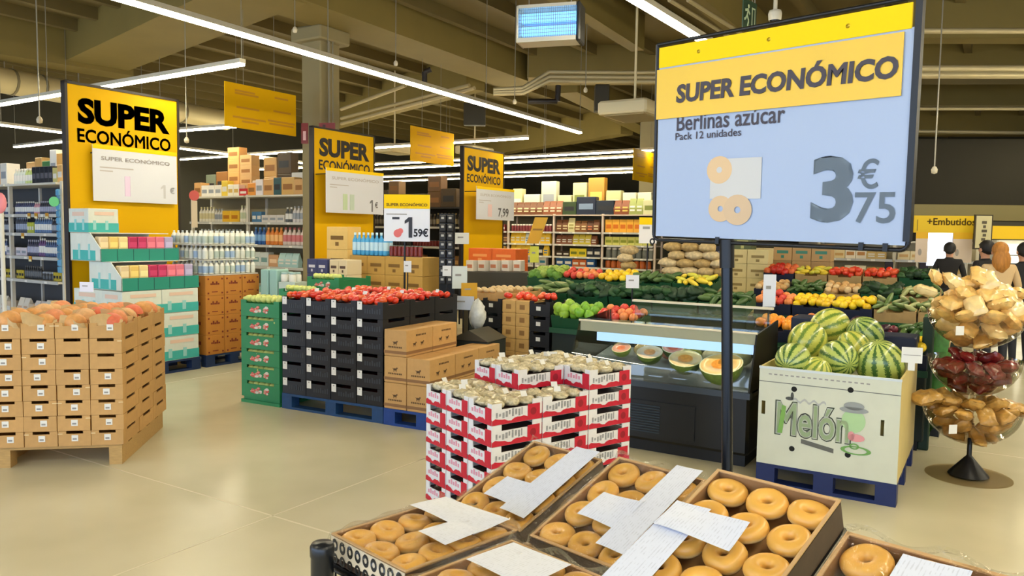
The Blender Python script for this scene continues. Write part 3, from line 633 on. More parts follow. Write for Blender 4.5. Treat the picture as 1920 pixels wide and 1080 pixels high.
EM1 = MB().box((CX*0.70,g-0.003,0.012),(CX-0.02,g-0.001,0.092)).disc((CX*0.81,g-0.0035,0.05),0.022,14,1).mesh('red_emblem', CRED, M('emblem_dark',(150,10,34),0.5))
EM2 = MB().box((g-0.003,g+0.004,0.012),(g-0.001,g+0.062,0.095)).mesh('red_emblem', CRED)
LG1 = MB(); r2 = random.Random(3)
for q in range(9):
    x = 0.03+q*0.022; LG1.box((x,g-0.0022,0.045+r2.uniform(-.01,.01)),(x+r2.uniform(.006,.015),g-0.001,0.065+r2.uniform(-.005,.02)))
LG1 = LG1.mesh('grey_print', CGR)
LG2 = MB()
for q in range(5): LG2.box((g-0.0022,0.09+q*0.024,0.05),(g-0.001,0.105+q*0.024,0.07+0.01*(q%2)))
LG2 = LG2.mesh('grey_print', M('carton_pink_print',(222,150,165),0.6))
HT = {(0,0):6,(0,1):6,(0,2):6,(1,0):6,(1,1):7,(1,2):7,(2,0):7,(2,1):7,(2,2):7}
BAGM = M('clear_bag_pale', (200,186,148), 0.22, var=0.35, scale=70, bump=0.5, bscale=60, coat=0.5)
def bag_mesh(seed, r=0.06, sq=(1,1,.6), mat=None, wob=.16, n=14, k=9):
    return MB().ball((0,0,0), r, n, k, 0, sq, wob, random.Random(seed)).mesh('bag', mat or BAGM)
CBAG = [bag_mesh(s, 0.055, (1,1,.5)) for s in range(5)]
TAGM = MB().box((-0.02,-0.001,0),(0.02,0.001,0.032)).mesh('tag_card', WHITE)
for (j, i), hgt in HT.items():
    for k in range(hgt):
        if j == 1 and i == 0 and False: continue
        vis = (j == 0 or i == 0 or k >= hgt-1 or (j == 1 and i == 1 and k >= 5) or (j == 2 and i == 0))
        if not vis: continue
        p = mC @ Vector((j*CX, i*CY, k*CHh))
        t = thing('cherry_carton', 'red and white carton, %s layer up, %s row from camera, %s from left' % (ORD[k], ORD[i], ORD[j]), 'carton', p, rzC, 'red and white cartons stacked behind the doughnuts')
        obj('carton_body', CRT, t); obj('shaded_fruit_fill', CFL, t); obj('red_band', RB, t); obj('red_emblem', EM1, t); obj('red_emblem', EM2, t); obj('grey_print', LG1, t)['kind'] = 'stuff'; obj('grey_print', LG2, t)['kind'] = 'stuff'
    zt = (hgt-1)*CHh
    for q in range(6):
        p = mC @ Vector((j*CX+0.07+0.11*(q%3), i*CY+0.07+0.10*(q//3), zt+CHh-0.022+rn.uniform(0,.012)))
        item('clear_bag', CBAG[rn.randrange(5)], 'clear bag of pale produce, %s in top carton %s row %s from left' % (ORD[q], ORD[i], ORD[j]), 'bag', p, (0,0,rn.uniform(0,6)), 'clear bags in the red and white cartons')
    for q in range(2):
        p = mC @ Vector((j*CX+0.06+rn.uniform(0,.24), i*CY+0.05+0.12*q, zt+CHh+0.008))
        item('bag_tag', TAGM, 'white tag on the bags, %s of top carton %s row %s from left' % (('front','rear')[q], ORD[i], ORD[j]), 'tag', p, (R(-30),0,rzC+rn.uniform(-.5,.5)), 'white tags on the clear bags')
tm = thing('price_card', 'small white price card standing behind the red and white cartons', 'card', at(1032,665,5.1), R(5)); obj('card', MB().box((-0.045,0,-0.01),(0.045,0.003,0.02)).mesh('card', WHITE), tm); obj('stem', MB().tube((0,0.002,-0.06),(0,0.002,-0.01),0.003,6).mesh('stem', BLK), tm)
# ---- black tomato crates
rzT = R(-28); oT = Vector((-2.13,7.12,0)); mT = Matrix.Translation(oT) @ Matrix.Rotation(rzT,4,'Z')
pallet('blue_pallet', 'worn blue pallet under the black tomato crates', oT, rzT, 1.17, 1.2, BLUED)
TW, TD, THh = 0.292, 0.40, 0.151
TBK = M('crate_black', (19,20,24), 0.5, var=0.15, scale=20); TGR = M('crate_grey_print', (48,51,57), 0.6)
TCR = notch_crate(TW, TD, THh, TBK, 0.6, 0.2, 0.008, 0.004)
TLB = MB().box((0.012,0.001,THh*0.5),(0.064,0.003,THh*0.5+0.07)).box((0.03,0.0005,THh*0.5+0.05),(0.046,0.001,THh*0.5+0.06),1).mesh('label_card', WHITE, PRN)
TFL = MB().box((0.014,0.014,0.009),(TW-0.014,TD-0.014,0.10)).mesh('shaded_fruit_fill', M('shaded_tomato',(90,16,12),0.5))  # tomato block with shade put into its colour, darkens the crate notches
TPR = MB(); r2 = random.Random(9)
for q in range(7): TPR.box((0.09+q*0.026,0.0025,0.045),(0.09+q*0.026+0.018,0.0036,0.075+r2.uniform(0,.02)))
TPR = TPR.mesh('grey_print', TGR)
for i in range(4):
    for j in range(3):
        for k in range(6):
            if j > 0 and i < 3 and k < 5: continue
            p = mT @ Vector((i*TW, j*TD, 0.145+k*THh))
            wh = '%s column from left' % ORD[i] if j == 0 else '%s row back, %s column' % (ORD[j], ORD[i])
            t = thing('tomato_crate', 'black tomato crate, %s layer up, %s, stack on blue pallet' % (ORD[k], wh), 'crate', p, rzT, 'black tomato crates')
            obj('crate_body', TCR, t)
            obj('shaded_fruit_fill', TFL, t)
            if j == 0: obj('label_card', TLB, t); obj('grey_print', TPR, t)['kind'] = 'stuff'
TOM = [MB().ball((0,0,0),0.036,12,8,0,(1,1,0.82)).mesh('tomato', M('tomato_%d'%i, c, 0.25, var=0.1, scale=25, coat=0.4)) for i, c in enumerate(((226,62,30),(214,46,26),(232,92,40)))]
STEM = MB().ball((0,0,0.027),0.012,6,4,0,(1,1,.4)).mesh('calyx', M('calyx_green',(60,96,40),0.7))
def tomato(p, label, group):
    o = item('tomato', TOM[rn.randrange(3)], label, 'tomato', p, (rn.uniform(-.6,.6),rn.uniform(-.6,.6),rn.uniform(0,6)), group)
    return o
for i in range(4):
    for j in range(3):
        for q in range(13):
            a, b = q % 4, q // 4
            p = mT @ Vector((i*TW+0.05+0.065*a+rn.uniform(-.012,.012), j*TD+0.06+0.095*b+rn.uniform(-.015,.015), 0.145+6*THh-0.012+rn.uniform(0,.035)))
            tomato(p, '%s tomato of %s row, top black crate, %s column from left, %s back' % (ORD[a], ORD[b], ORD[i], ORD[j]), 'tomatoes in black crate %d %d' % (i+1, j+1))
for q in range(6):
    p = mT @ Vector((0.2+0.19*q, 0.25+0.3*(q%3), 0.145+6*THh+0.035)); item('tomato_tag', TAGM, 'white card among the tomatoes, %s from the left' % ORD[q], 'card', p, (R(-25),0,rzT+rn.uniform(-.4,.4)), 'white cards among tomatoes')
# ---- green crates
oG = Vector((-2.13-0.53*math.cos(R(28)), 7.12+0.53*math.sin(R(28)), 0)); mG = Matrix.Translation(oG) @ Matrix.Rotation(rzT,4,'Z')
GRN = M('crate_green', (40,132,78), 0.5, var=0.08, scale=12); GW, GD, GH = 0.50, 0.6, 0.155
GCR = notch_crate(GW, GD, GH, GRN, 0.72, 0.2, 0.01, 0.004)
GLOG = MB(); r2 = random.Random(4)
for q in range(26): 
    cx, cz = 0.25+r2.uniform(-.11,.11), 0.066+r2.uniform(-.024,.026); GLOG.disc((cx,0.0026-0.0002*q*0.2,cz),r2.uniform(.012,.026),10,q%3,ry=r2.uniform(.008,.014))
GLOG = GLOG.mesh('logo_print', M('logo_red',(206,90,80),0.6), M('logo_white',(214,210,196),0.6), M('logo_pink',(216,150,130),0.6))
PEAR = MB().lathe([(0.001,-0.035),(0.024,-0.03),(0.036,-0.008),(0.03,0.02),(0.018,0.042),(0.012,0.055),(0.001,0.06)],12).mesh('pear', M('pear_green',(206,212,120),0.5,var=0.1,scale=30))
tb = item('stack_plinth', MB().box((0.0,0.0,0.0),(GW,GD,0.03)).box((0.02,0.02,0.03),(GW-0.02,GD-0.02,0.06)).mesh('crate_base', GRN), 'low green base under the green crates', 'base', oG, (0,0,rzT))
for k in range(6):
    t = thing('fruit_crate', 'green fruit crate with red logo, %s up in stack left of tomatoes' % ORD[k], 'crate', mG @ Vector((0,0,0.061+k*GH)), rzT, 'green fruit crates')
    obj('crate_body', GCR, t); obj('logo_print', GLOG, t)
    for q in range(14 if k == 5 else 6):
        p = mG @ Vector((0.06+0.065*(q%7) if k == 5 else 0.08+0.07*q, 0.06+0.12*(q//7), 0.061+k*GH+GH*0.86+(0.03 if k == 5 else -0.02)))
        item('pear', PEAR, 'pale green pear, %s in green crate %s layer up' % (ORD[q], ORD[k]), 'pear', p, (R(90)+rn.uniform(-.3,.3),rn.uniform(-1,1),rn.uniform(0,6)), 'pears in the green crates')
# second green stack farther back, behind
for s, (u, v, dd, nn) in enumerate(((615,522,9.3,1),(562,545,8.55,1))):
    pB = at(u-40, v, dd); 
    for k in range(nn):
        t = thing('fruit_crate', 'green fruit crate topping the pile %s behind the tomato crates' % ('right', 'left')[s], 'crate', (pB.x,pB.y,pB.z-0.13), rzT, 'green fruit crates behind'); obj('crate_body', GCR, t); obj('logo_print', GLOG, t)
        zb = pB.z-0.13; item('pile_cartons', MB().bbox((0.02,0.02,0.002),(GW-0.02,GD-0.02,zb-0.004),0.01).mesh('pile_cartons', KRAFT), 'plain carton block under the %s green crate behind the tomatoes' % ('right','left')[s], 'carton', (pB.x,pB.y,0), (0,0,rzT))
        for q in range(7):
            pp = Matrix.Translation((pB.x,pB.y,pB.z)) @ Matrix.Rotation(rzT,4,'Z') @ Vector((0.06+0.06*q,0.1,0.03)); item('pear', PEAR, 'pale green pear, %s in %s crate behind tomatoes' % (ORD[q], ('right','left')[s]), 'pear', pp, (R(90),0,rn.uniform(0,6)), 'pears behind the tomatoes')
# ---- brown cartons with dog print
rzB = rzT; oB = Vector((-1.09,6.56,0)); mB = Matrix.Translation(oB) @ Matrix.Rotation(rzB,4,'Z')
pallet('blue_pallet', 'bright blue pallet under the brown cartons', oB, rzB, 0.8, 1.2, BLUEP)
BW, BD, BH = 0.238, 0.40, 0.228
BCM = MB().bbox((0.003,0.003,0),(BW-0.003,BD-0.003,BH-0.004),0.004).mesh('carton_body', KRAFT); BPT = M('carton_dark_print', (92,66,36), 0.7); BTP = MB().box((0.0025,0.001,0.02),(BW-0.0025,0.003,0.045)).box((BW-0.003,0.003,0.02),(BW-0.001,BD-0.003,0.045)).mesh('tape_band', M('carton_band',(140,100,60),0.6))
def animal(mb, x, z, s, side=False, y=0.0015):
    def Q(px, pz, r, ry):
        if side:
            n = 10; mb.add([(BW-0.0012, x+px*s+r*s*math.cos(2*math.pi*i/n), z+pz*s+ry*s*math.sin(2*math.pi*i/n)) for i in range(n)], [tuple(range(n))])
        else: mb.disc((x+px*s,y,z+pz*s), r*s, 10, 0, ry=ry*s)
    Q(0,0,0.022,0.011); Q(0.022,0.012,0.009,0.008); Q(-0.014,-0.014,0.004,0.012); Q(0.012,-0.014,0.004,0.012); Q(-0.024,0.008,0.008,0.003)
PB = MB(); animal(PB, BW*0.5, 0.115, 0.9)
for q in range(8): PB.box((0.05+q*0.018,0.0012,0.07),(0.05+q*0.018+0.012,0.0016,0.084))
animal(PB, BD*0.30, 0.10, 0.9, True); animal(PB, BD*0.58, 0.10, 0.9, True)
for q in range(7): PB.box((BW-0.0022,BD*0.35+q*0.022,0.165),(BW-0.0012,BD*0.35+q*0.022+0.014,0.18))
PB = PB.mesh('animal_print', BPT)
for i, n in ((0,3),(1,2),(2,1)):
    for j in range(2):
        for k in range(n if i < 2 else 2 if False else n):
            if i == 2: continue
            t = thing('brown_carton', 'brown carton with small animal print, %s layer up, %s row, %s column' % (ORD[k], ('front','rear')[j], ('left','right')[i]), 'carton', mB @ Vector((i*BW,j*BD,0.145+k*BH)), rzB, 'brown cartons beside the tomato crates')
            obj('carton_body', BCM, t); obj('tape_band', BTP, t); obj('animal_print', PB, t).__setitem__('kind','stuff')
for j in range(2):
    t = thing('brown_carton', 'brown carton with small animal print, rear of the pallet, %s layer up' % ORD[j], 'carton', mB @ Vector((BW*1+0.0,2*BD,0.145+j*BH)), rzB, 'brown cartons beside the tomato crates'); obj('carton_body', BCM, t); obj('tape_band', BTP, t); obj('animal_print', PB, t).__setitem__('kind','stuff')
# ================================================================== watermelon bin
oM = Vector((1.66,5.11,0)); rzM = TH; mM = Matrix.Translation(oM) @ Matrix.Rotation(rzM,4,'Z'); MW, MD, MZ0, MZ1 = 0.85, 1.13, 0.145, 0.795
pallet('blue_pallet', 'dark blue pallet under the watermelon bin', oM, rzM, MW, MD, M('pallet_royal',(12,32,84),0.55,var=0.15,scale=12))
BINM = M('bin_board', (206,208,186), 0.4, var=0.05, scale=6, coat=0.3); BINR = M('bin_side', (206,186,120), 0.55, var=0.06, scale=6)
t = thing('watermelon_bin', 'large pale printed carton bin full of watermelons', 'bin', oM + Vector((0,0,MZ0)), rzM)
hB = MZ1-MZ0
def panel_holes(mb, w, h, holes, tk=0.012, mi=0):     # front wall in XZ built round rectangular slots
    xs = sorted({0, w} | {q for hh in holes for q in (hh[0], hh[2])}); zs = sorted({0, h} | {q for hh in holes for q in (hh[1], hh[3])})
    for a, b in zip(xs[:-1], xs[1:]):
        for c, d in zip(zs[:-1], zs[1:]):
            if any(hh[0] <= a and b <= hh[2] and hh[1] <= c and d <= hh[3] for hh in holes): continue
            mb.box((a,0,c),(b,tk,d),mi)
fw = MB(); panel_holes(fw, MW, hB, [(0.02,0.33,0.045,0.42),(0.745,0.29,0.765,0.39)])
obj('front_wall', fw.mesh('front_wall', BINM), t)
obj('back_wall', MB().box((0,MD-0.012,0),(MW,MD,hB)).mesh('back_wall', BINM), t)
for x in (0, MW-0.012): obj('side_wall', MB().box((x,0.012,0),(x+0.012,MD-0.012,hB)).mesh('side_wall', BINR), t)
obj('bottom', MB().box((0.012,0.012,0),(MW-0.012,MD-0.012,0.02)).mesh('bottom', BINM), t)
HOLE = M('hole_black',(14,14,12),0.8)
for x, z in ((0.225,0.52),(0.565,0.555),(0.225,0.125),(0.565,0.14)): obj('vent_hole', MB().disc((x,0,z),0.018,16).mesh('vent_hole', HOLE), t, (0,-0.0015,0))
obj('fold_line', MB().box((0,-0.001,hB-0.10),(MW,0,hB-0.095)).mesh('fold_line', M('fold_line',(110,112,104),0.7)), t)
obj('top_edge', MB().box((-0.003,-0.003,hB-0.012),(MW+0.003,0.015,hB+0.002)).mesh('top_edge', M('bin_edge',(206,214,216),0.4)), t)
pt = MB()
for q in range(18): pt.box((0.06+q*0.035,-0.0015,hB-0.05),(0.06+q*0.035+0.02,0,hB-0.042))
obj('print_dots', pt.mesh('print_dots', PRN), t)
OUTL = M('melon_outline',(84,96,72),0.6); LETG = M('melon_letter',(196,216,170),0.5); LETM = M('melon_green',(120,168,76),0.5)
txt(t, 'Melón', OUTL, (0.345,0.32), 0.47, 0.235, -0.0012, 0.055); txt(t, 'Melón', MC((232,236,222),0.5), (0.345,0.32), 0.455, 0.222, -0.0024, 0.035); txt(t, 'Melón', LETG, (0.345,0.32), 0.44, 0.21, -0.0034, 0.008)
obj('letter_shade', MB().add([(0.13,0,0.22),(0.16,0,0.22),(0.18,0,0.40),(0.155,0,0.41)],[(0,1,2,3)]).mesh('letter_shade', LETM), t, (0,-0.004,0))
obj('script_print', MB().add([(0.22+0.012*i, 0, 0.44+0.012*math.sin(i*1.3)+(0.014 if k else 0)) for k in (0,1) for i in range(18)], [(i,i+1,19+i,18+i) for i in range(17)]).mesh('script_print', M('script_grey',(176,178,172),0.6)), t, (0,-0.002,0))
obj('leaf_print', MB().disc((0.20,0,0.455),0.028,10,ry=0.012).disc((0.215,0,0.475),0.01,10,ry=0.024).mesh('leaf_print', MC((70,72,66))), t, (0,-0.002,0))
obj('ribbon_print', MB().add([(0.28,0,0.20),(0.48,0,0.165),(0.48,0,0.135),(0.28,0,0.17)],[(0,3,2,1)]).mesh('ribbon_print', MC((96,96,88))), t, (0,-0.002,0))
obj('round_print', MB().disc((0.59,0,0.36),0.07,20,ry=0.075).mesh('round_print', M('print_green',(172,206,150),0.5)), t, (0,-0.003,0))
obj('cap_print', MB().disc((0.59,0,0.43),0.085,20,ry=0.02).disc((0.59,0,0.455),0.06,20,ry=0.026).mesh('cap_print', M('print_grey',(150,154,150),0.5)), t, (0,-0.0042,0))
obj('pink_print', MB().disc((0.61,0,0.255),0.05,12,ry=0.025).disc((0.58,0,0.265),0.02,12,ry=0.03).mesh('pink_print', M('print_pink',(222,150,150),0.5)), t, (0,-0.0045,0))
obj('green_scroll', MB().disc((0.61,0,0.175),0.09,18,ry=0.028,r_in=0.72).disc((0.6,0,0.2),0.03,12,ry=0.02,r_in=0.6).mesh('green_scroll', M('scroll_green',(110,160,80),0.5)), t, (0,-0.0045,0))
def wm_mat(seed, light, dark):
    mt = bpy.data.materials.new('watermelon_rind'); mt.use_nodes = True; nt = mt.node_tree; b = nt.nodes['Principled BSDF']; L = nt.links.new
    tc = nt.nodes.new('ShaderNodeTexCoord'); g_ = nt.nodes.new('ShaderNodeTexGradient'); g_.gradient_type = 'RADIAL'; L(tc.outputs['Object'], g_.inputs[0])
    n = nt.nodes.new('ShaderNodeTexNoise'); n.inputs['Scale'].default_value = 16; n.inputs['Detail'].default_value = 4; L(tc.outputs['Object'], n.inputs['Vector'])
    a = nt.nodes.new('ShaderNodeMath'); a.operation = 'MULTIPLY_ADD'; a.inputs[1].default_value = 0.055; L(n.outputs[0], a.inputs[0]); L(g_.outputs[1], a.inputs[2])
    s = nt.nodes.new('ShaderNodeMath'); s.operation = 'MULTIPLY'; s.inputs[1].default_value = 2*math.pi*12; L(a.outputs[0], s.inputs[0])
    si = nt.nodes.new('ShaderNodeMath'); si.operation = 'SINE'; L(s.outputs[0], si.inputs[0])
    cr = nt.nodes.new('ShaderNodeValToRGB'); e = cr.color_ramp.elements; e[0].position = 0.5; e[0].color = rgb(light); e[1].position = 0.82; e[1].color = rgb(dark)
    mr = nt.nodes.new('ShaderNodeMapRange'); mr.inputs['From Min'].default_value = -1; L(si.outputs[0], mr.inputs['Value']); L(mr.outputs[0], cr.inputs[0]); L(cr.outputs[0], b.inputs['Base Color'])
    b.inputs['Roughness'].default_value = 0.3; b.inputs['Coat Weight'].default_value = 0.3; return mt
WM = [MB().ball((0,0,0),1.0,28,18,0,(1,1,1.08)).mesh('watermelon', wm_mat(i, l, d)) for i, (l, d) in enumerate((((188,200,104),(66,104,48)),((204,204,92),(112,140,56)),((168,186,96),(54,96,50))))]
WL = [(1487,675,0.118,0,5.25,'round one at the front left of the bin'),(1514,640,0.14,1,5.72,'large one behind the front left one'),(1556,612,0.142,1,6.05,'rear one left of the pair at the top'),(1622,627,0.132,2,5.85,'dark striped one at the top right'),
      (1572,673,0.128,0,5.3,'middle one of the front row'),(1600,652,0.118,1,5.62,'yellowish one between the front middle and top right'),(1650,682,0.158,0,5.25,'largest one at the front right'),(1527,700,0.11,1,5.18,'low yellowish one at the front, half hidden by the rim')]
for i, (u, v, r_, mi, dd, wh) in enumerate(WL):
    item('watermelon', WM[mi], 'striped watermelon in the bin, %s' % wh, 'watermelon', at(u,v,dd), (rn.uniform(.4,1.4),rn.uniform(-.5,.5),rn.uniform(0,6)), 'watermelons in the bin', (r_,r_,r_))
for i in range(6):   # the layer below that carries the heap
    item('watermelon', WM[i%3], 'striped watermelon deep in the bin under the heap, %s' % ('front left','front middle','front right','rear left','rear middle','rear right')[i], 'watermelon', mM @ Vector((0.17+0.25*(i%3), 0.2+0.3*(i//3), 0.60)), (rn.uniform(0,3),0,0), 'watermelons deep in the bin', (0.135,)*3)
t = thing('price_card', 'white price card on the right edge of the watermelon bin', 'card', at(1710,666,4.9), R(-20)); obj('card', MB().box((-0.06,0,-0.05),(0.06,0.004,0.05)).mesh('card', WHITE), t); obj('clip', MB().box((-0.02,0.004,-0.10),(0.02,0.012,-0.045)).mesh('clip', WHITE), t); flat(t, 'card_line', PRN, -0.05,-0.002,0.05,0.002)
# corner cardboard post of bin
0 and item('corner_board', MB().box((0,0,0),(0.05,0.012,0.9)).box((0,0,0),(0.012,0.05,0.9)).mesh('corner_board', KRAFT), 'kraft corner board standing at the right of the watermelon bin', 'board', mM @ Vector((MW+0.015,0.05,0.0)), (0,0,rzM))
# ================================================================== tiered candy stand
cs = fl(1815,893); t = thing('candy_stand', 'clear stand of three stacked plastic bowls on a black foot', 'stand', cs)
CLR = clear_mat('clear_plastic', (246,240,228), 0.05, 0.06, edge=0.6)
obj('base_plate', MB().lathe([(0.001,0.012),(0.26,0.012),(0.27,0.006),(0.27,0.0),(0.001,0.0)],40).mesh('base_plate', clear_mat('smoked_plastic',(246,240,228),0.02,0.4,edge=0.0)), t)
obj('foot_cone', MB().lathe([(0.13,0.013),(0.125,0.02),(0.025,0.14),(0.016,0.15),(0.016,0.27)],16).mesh('foot_cone', BLK), t)
obj('stem', MB().tube((0,0,0.24),(0,0,1.2),0.012,10).mesh('stem', CLR), t)
BOWLS = [(0.235,0.31),(0.575,0.29),(0.905,0.31)]
for k, (z, r_) in enumerate(BOWLS):
    prof = [(0.02,z)]+[(r_*math.sin(R(a)), z+0.27*(1-math.cos(R(a)))) for a in range(8,96,8)]
    obj('bowl', MB().lathe(prof,36).mesh('bowl', CLR), t)
SN1 = M('snack_beige',(232,190,112),0.4,var=0.3,scale=22,bump=0.4,bscale=35,coat=0.5); SN2 = M('snack_red',(112,20,22),0.3,var=0.5,scale=40,bump=0.5,bscale=50,coat=0.6); SN3 = M('snack_golden',(196,150,72),0.35,var=0.3,scale=26,bump=0.4,bscale=40,coat=0.5); SN4 = M('snack_pale',(240,212,150),0.3,var=0.15,scale=18,coat=0.6)
def snack(seed, mat, s):
    r2 = random.Random(seed); mb = MB(); n, k = 12, 8; ph = r2.uniform(0,6)
    def fn(u, v):
        x, y = (u-.5)*2, (v-.5)*2; th = (1-x**4)*(1-y**4); 
        return (s*x*(1-.1*y*y), s*0.72*y, s*0.42*math.sqrt(max(th,0))*(1+.2*math.sin(5*x+ph)*math.cos(4*y+ph)))
    mb.grid(fn, n, k); fn2 = fn; mb.grid(lambda u, v: (fn2(1-u,v)[0], fn2(1-u,v)[1], -fn2(1-u,v)[2]), n, k)
    mb.v = [(x+r2.uniform(-.03,.03)*s, y+r2.uniform(-.03,.03)*s, z+r2.uniform(-.05,.05)*s) for x, y, z in mb.v]
    return mb.mesh('snack_bag', mat)
SNB = {0: [snack(s, SN3, 0.075) for s in range(3)], 1: [snack(10+s, SN2, 0.07) for s in range(3)], 2: [snack(20+s, (SN1,SN4,SN1)[s], 0.085) for s in range(3)]}
names = ('golden nuts', 'dark red sweets', 'pale crisps')
cnt = [0,0,0]
for k, (z, r_) in enumerate(BOWLS):
    layers = [(0.07,0.35,4),(0.15,0.55,7),(0.23,0.68,10),(0.30,0.55,7)] if k < 2 else [(0.07,0.35,4),(0.15,0.55,7),(0.23,0.68,9),(0.31,0.66,9),(0.39,0.42,6),(0.46,0.22,3)]
    if k == 1: layers = [(0.07,0.35,4),(0.14,0.55,7),(0.21,0.66,10),(0.27,0.35,4)]
    for dz, rf, n in layers:
        for q in range(n):
            a_ = 2*math.pi*q/n+dz*20
            p = cs + Vector((r_*rf*math.cos(a_), r_*rf*math.sin(a_), z+dz+rn.uniform(-.01,.01)))
            item('snack_bag', SNB[k][rn.randrange(3)], 'clear bag of %s, number %s up in the %s bowl' % (names[k], ORD[cnt[k]], ('lowest','middle','top')[k]), 'snack bag', p, (rn.uniform(-.7,.7),rn.uniform(-.7,.7),a_+rn.uniform(-.5,.5)), 'bags of %s in the %s bowl' % (names[k], ('lowest','middle','top')[k])); cnt[k] += 1
for s, (u, v, rot) in enumerate(((1737,745,-.2),(1900,765,.3))):
    item('snack_bag', snack(40+s, SN3, 0.10), 'bag of golden nuts hanging over the %s rim of the lowest bowl' % ('left','right')[s], 'snack bag', at(u,v,5.28), (0.2,rot,0.1))
for s, (u, v, rx, sz) in enumerate(((1735,545,0.2,0.075),(1755,520,1.2,0.07),(1790,530,.6,.09),(1840,520,.5,.10),(1880,545,-.2,.10),(1905,550,.3,.08))):
    item('snack_bag', snack(50+s, (SN4,SN1)[s%2], sz), 'bag of pale crisps heaped on the top bowl, %s from left' % ORD[s], 'snack bag', at(u,v,5.3), (rx,rn.uniform(-.5,.5),rn.uniform(0,3)))
for s, (u, v) in enumerate(((1787,805),(1800,620))):
    o = item('snack_tag', MB().box((-0.03,0,-0.03),(0.03,0.002,0.03)).mesh('snack_tag', WHITE), 'small white tag seen through the %s bowl' % ('lowest','top')[s], 'tag', at(u,v,5.02), (0,0,R(10)))
# ================================================================== chilled case with cut melons
oF = Vector((0.47,6.17,0)); rzF = TH; mF = Matrix.Translation(oF) @ Matrix.Rotation(rzF,4,'Z'); FLn, FDp = 1.44, 0.78
CASE = M('case_black',(6,7,9),0.4,var=0.1,scale=8); CGREY = M('case_grey',(56,66,78),0.3)
t = thing('chilled_case', 'black chilled display case with curved glass holding cut melons', 'display case', oF, rzF)
obj('base', MB().box((0.03,0.05,0.0),(FLn-0.03,FDp,0.09)).mesh('base', M('case_kick',(10,10,12),0.5)), t)
obj('body', MB().bbox((0,0,0.09),(FLn,FDp,0.52),0.02).mesh('body', CASE), t)
obj('grille_panel', MB().box((0.32,-0.008,0.14),(1.05,0.0,0.40)).mesh('grille_panel', M('case_panel',(12,14,17),0.4)), t)
for q in range(11): obj('grille_slat', cached('gslat', lambda: MB().box((0.5,-0.014,0),(0.78,-0.008,0.008)).mesh('grille_slat', M('slat_blue',(40,54,66),0.4))), t, (0,0,0.16+q*0.02))
obj('bumper', MB().box((-0.01,-0.03,0.505),(FLn+0.01,0.03,0.55)).mesh('bumper', CGREY), t)
obj('deck', MB().add([(0.02,0.02,0.55),(FLn-0.02,0.02,0.55),(FLn-0.02,FDp-0.02,0.68),(0.02,FDp-0.02,0.68)],[(0,1,2,3)]).add([(0.02,FDp-0.02,0.68),(FLn-0.02,FDp-0.02,0.68),(FLn-0.02,FDp-0.02,0.5),(0.02,FDp-0.02,0.5)],[(0,1,2,3)]).mesh('deck', M('deck_steel',(112,124,132),0.35)), t)
CG = clear_mat('case_glass',(240,248,246),0.10,0.03,edge=0.8)
obj('front_glass', MB().grid(lambda u, v: (0.01+u*(FLn-0.02), -0.005+0.16*v*v, 0.55+0.40*v), 2, 8).mesh('front_glass', CG), t)
obj('top_glass', MB().box((0.01,0.155,0.95),(FLn-0.01,0.36,0.958)).mesh('top_glass', CG), t)
obj('glass_rail', MB().tube((0.0,0.16,0.955),(FLn,0.16,0.955),0.009,8).mesh('glass_rail', M('rail_cream',(226,212,180),0.4)), t)
for x in (0.0, FLn-0.012): obj('end_panel', MB().add([(x+dx,y,z) for dx in (0,0.012) for y, z in ((0,0.55),(0.16,0.95),(FDp,1.0),(FDp,0.52))],[(0,1,2,3),(7,6,5,4),(0,4,5,1),(1,5,6,2),(2,6,7,3),(3,7,4,0)]).mesh('end_panel', CG if x == 0 else CASE), t)
obj('case_lamp', MB().box((0.16,0.165,0.80),(FLn-0.03,0.185,0.868)).mesh('case_lamp', M('glare_glow',(170,200,240),0.4,emit=0.55)), t)  # added glowing band, stands in for the lamp reflection on the front glass
obj('canopy_panel', MB().box((0.012,0.163,0.872),(FLn-0.014,0.19,0.948)).mesh('canopy_panel', M('canopy_cream',(226,208,168),0.35)), t)
obj('rear_glass', MB().box((0.3,0.60,0.72),(FLn-0.02,0.608,1.10)).mesh('rear_glass', CG), t)
obj('rear_rail', MB().box((0.28,0.585,1.095),(FLn-0.0,0.625,1.112)).mesh('rear_rail', M('rail_cream',(226,212,180),0.4)), t)
def half_mesh(r_, flesh, rind):
    mb = MB(); prof = [(0.001,-r_)]+[(r_*math.sin(R(a)),-r_*math.cos(R(a))) for a in range(15,91,15)]; mb.lathe(prof,22,1); mb.lathe([(r_,0),(r_*0.93,0.002),(r_*0.45,0.0),(r_*0.36,-r_*0.16),(0.001,-r_*0.2)],22,0,True,[2,0,3,3])
    return mb
RIND = M('rind_green',(96,120,52),0.4,var=0.25,scale=30); RINDL = M('rind_pale',(224,222,170),0.4)
HM = [(1165,652,5.95,0.075,(226,168,140),'pink cut melon wedge at the left end'),(1218,660,5.9,0.10,(240,214,170),'pale cut half beside the pink wedge'),(1262,652,5.95,0.085,(222,150,140),'pink cut half in the middle'),(1285,672,5.75,0.125,(238,206,128),'yellow cut half right of the middle'),(1352,682,5.5,0.155,(240,200,116),'largest yellow cut half nearest the pole')]
for i, (u, v, dd, r_, c, wh) in enumerate(HM):
    p = at(u,v,dd); me = half_mesh(r_, c, None).mesh('melon_half', M('flesh_%d'%i,c,0.35,var=0.1,scale=14,coat=0.4), RIND, RINDL, M('seeds_%d'%i,(min(255,c[0]+4),c[1]-34,c[2]-50),0.4,var=0.2,scale=40))
    item('melon_half', me, 'cut melon half in chilled case, %s' % wh, 'melon half', p, (R(22),R(rn.uniform(-8,8)),rzF+R(8)), 'cut melons in the chilled case')
